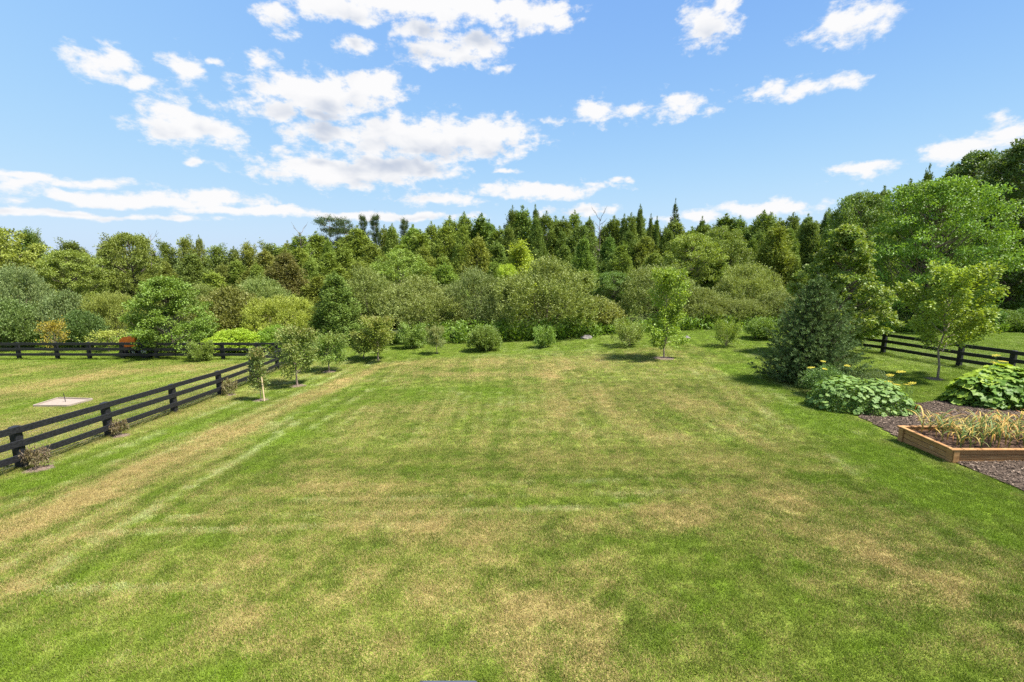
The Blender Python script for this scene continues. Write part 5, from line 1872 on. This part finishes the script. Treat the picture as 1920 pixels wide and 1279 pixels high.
dill(1532, 745, [(1522, 690, 1.15), (1543, 678, .8), (1545, 692, .8)], 'yellow-flowered dill at the back left of the cucumber mound')
dill(1592, 745, [(1588, 686, .9)], 'single yellow dill head above the middle of the cucumber mound')
dill(1668, 748, [(1670, 704, 1.1), (1690, 698, 1.3), (1664, 717, 1.4), (1680, 722, 1.1)], 'dense cluster of yellow dill heads right behind the cucumber mound')
dill(1702, 752, [(1700, 722, 1.0), (1712, 719, 1.1)], 'two yellow dill heads at the right end of the cucumber mound')
dill(1872, 735, [(1868, 667, 1.1), (1880, 679, 1.3), (1862, 680, .9)], 'yellow dill standing in front of the right fence behind the squash')
dill(1900, 738, [(1896, 692, 1.4), (1912, 705, 1.2)], 'yellow dill at the right edge behind the squash')

# wood chips of the mulch
cm = MB()
for k in range(40):
    pass
def chip(seed):
    mb = MB(); r = random.Random(seed)
    mb.box((0, 0, 0), (r.uniform(.03, .07), r.uniform(.012, .024), r.uniform(.005, .010)))
    return mb
chip_mats = []
m, t = new_mat('wood_chip')
at = t.n('ShaderNodeAttribute', attribute_name='tone'); at.attribute_type = 'INSTANCER'
c = t.mix(at.outputs['Fac'], (0.04, 0.027, 0.020, 1), (0.26, 0.195, 0.145, 1))
finish(t, pbsdf(t, c, 0.9, 0.15))
chips = [bpy.data.objects.new('wood_chip', chip(s).mesh('wood_chip', m)) for s in range(4)]
nch = 26000
x = rng.uniform(mx0, min(mx1, 17.5), nch); y = rng.uniform(my0, my1, nch)
k = inpoly(x, y, MULCH)
k &= ~((x > bx0) & (x < bx1) & (y > by0) & (y < by1))
x, y = x[k], y[k]
z = gz(x, y) + 0.018 + 0.035 * fbm(vn2, x * 5, y * 5, 3)
n = len(x)
scatter('wood_chips', np.stack([x, y, z], -1), np.stack([rng.normal(0, .35, n), rng.normal(0, .35, n), rng.random(n) * 6.28], -1),
        np.ones((n, 3)) * rng.uniform(0.7, 1.4, (n, 1)), chips, rng.integers(0, 4, n), {'tone': rng.random(n) ** 2.2}, m, 'loose grey-brown wood chips over the mulch bed', 'wood chips')

# ------------------------------------------------------------------ grey post top at the bottom edge
d = ray(840, 1271)
tp_ = 1.18
cpx, cpy, cpz = d.x * tp_, d.y * tp_, CAMZ + d.z * tp_
bp = empty('railing_post', (cpx, cpy - 0.06, gzf(cpx, cpy)))
tag(bp, 'grey square railing post whose cap peeps in at the bottom edge', 'post')
mb = MB(); mb.box((0, 0, (cpz - 0.03) / 2 - 0.1), (0.10, 0.10, cpz - 0.03 + 0.2), None, 0.006); mb.obj('shaft', M['grey_metal'], bp)
mb = MB(); mb.box((0, 0, cpz - 0.0145), (0.128, 0.128, 0.03), None, 0.008); mb.obj('cap', M['grey_metal'], bp)

# ------------------------------------------------------------------ grass on the lawn
# the mower leaves longer grass round posts and along rails
tall = []
for pts in (lp, fl, fr, rp):
    for a, b in zip(pts[:-1], pts[1:]):
        L = (Vector(b) - Vector(a)).length
        for k in range(int(L * 16)):
            t_ = rng.random()
            q = Vector(a).lerp(Vector(b), t_)
            tall.append((q.x + rng.normal(0, .10), q.y + rng.normal(0, .10), 0.8, rng.uniform(1.4, 3.0)))
    for q in pts:
        for k in range(14):
            tall.append((q.x + rng.normal(0, .15), q.y + rng.normal(0, .15), 0.8, rng.uniform(2.0, 4.2)))
GP = np.vstack([GP, np.array(tall)])
for (ex, ey, er) in EXCL:
    GP = GP[np.hypot(GP[:, 0] - ex, GP[:, 1] - ey) > er]
gx_, gy_ = GP[:, 0], GP[:, 1]
dry, lum = lawn_fields(gx_, gy_)
n = len(GP)
dry = np.clip(dry + rng.normal(0, 0.11, n), -0.4, 1); lum = np.clip(lum + rng.normal(0, 0.16, n), 0, 1.4)
hz = GP[:, 3] * rng.uniform(0.75, 1.2, n)
scatter('lawn_grass', np.stack([gx_, gy_, gz(gx_, gy_)], -1), np.stack([np.zeros(n), np.zeros(n), rng.random(n) * 6.28], -1),
        np.stack([GP[:, 2], GP[:, 2], hz], -1), clumps, rng.integers(0, 4, n), {'dry': dry, 'lum': lum}, M['blade'],
        'short mown grass, green with tan dry patches and mower stripes', 'grass')
print('grass clumps', n, 'garlic', ng_, 'plants', NPLANT[0])
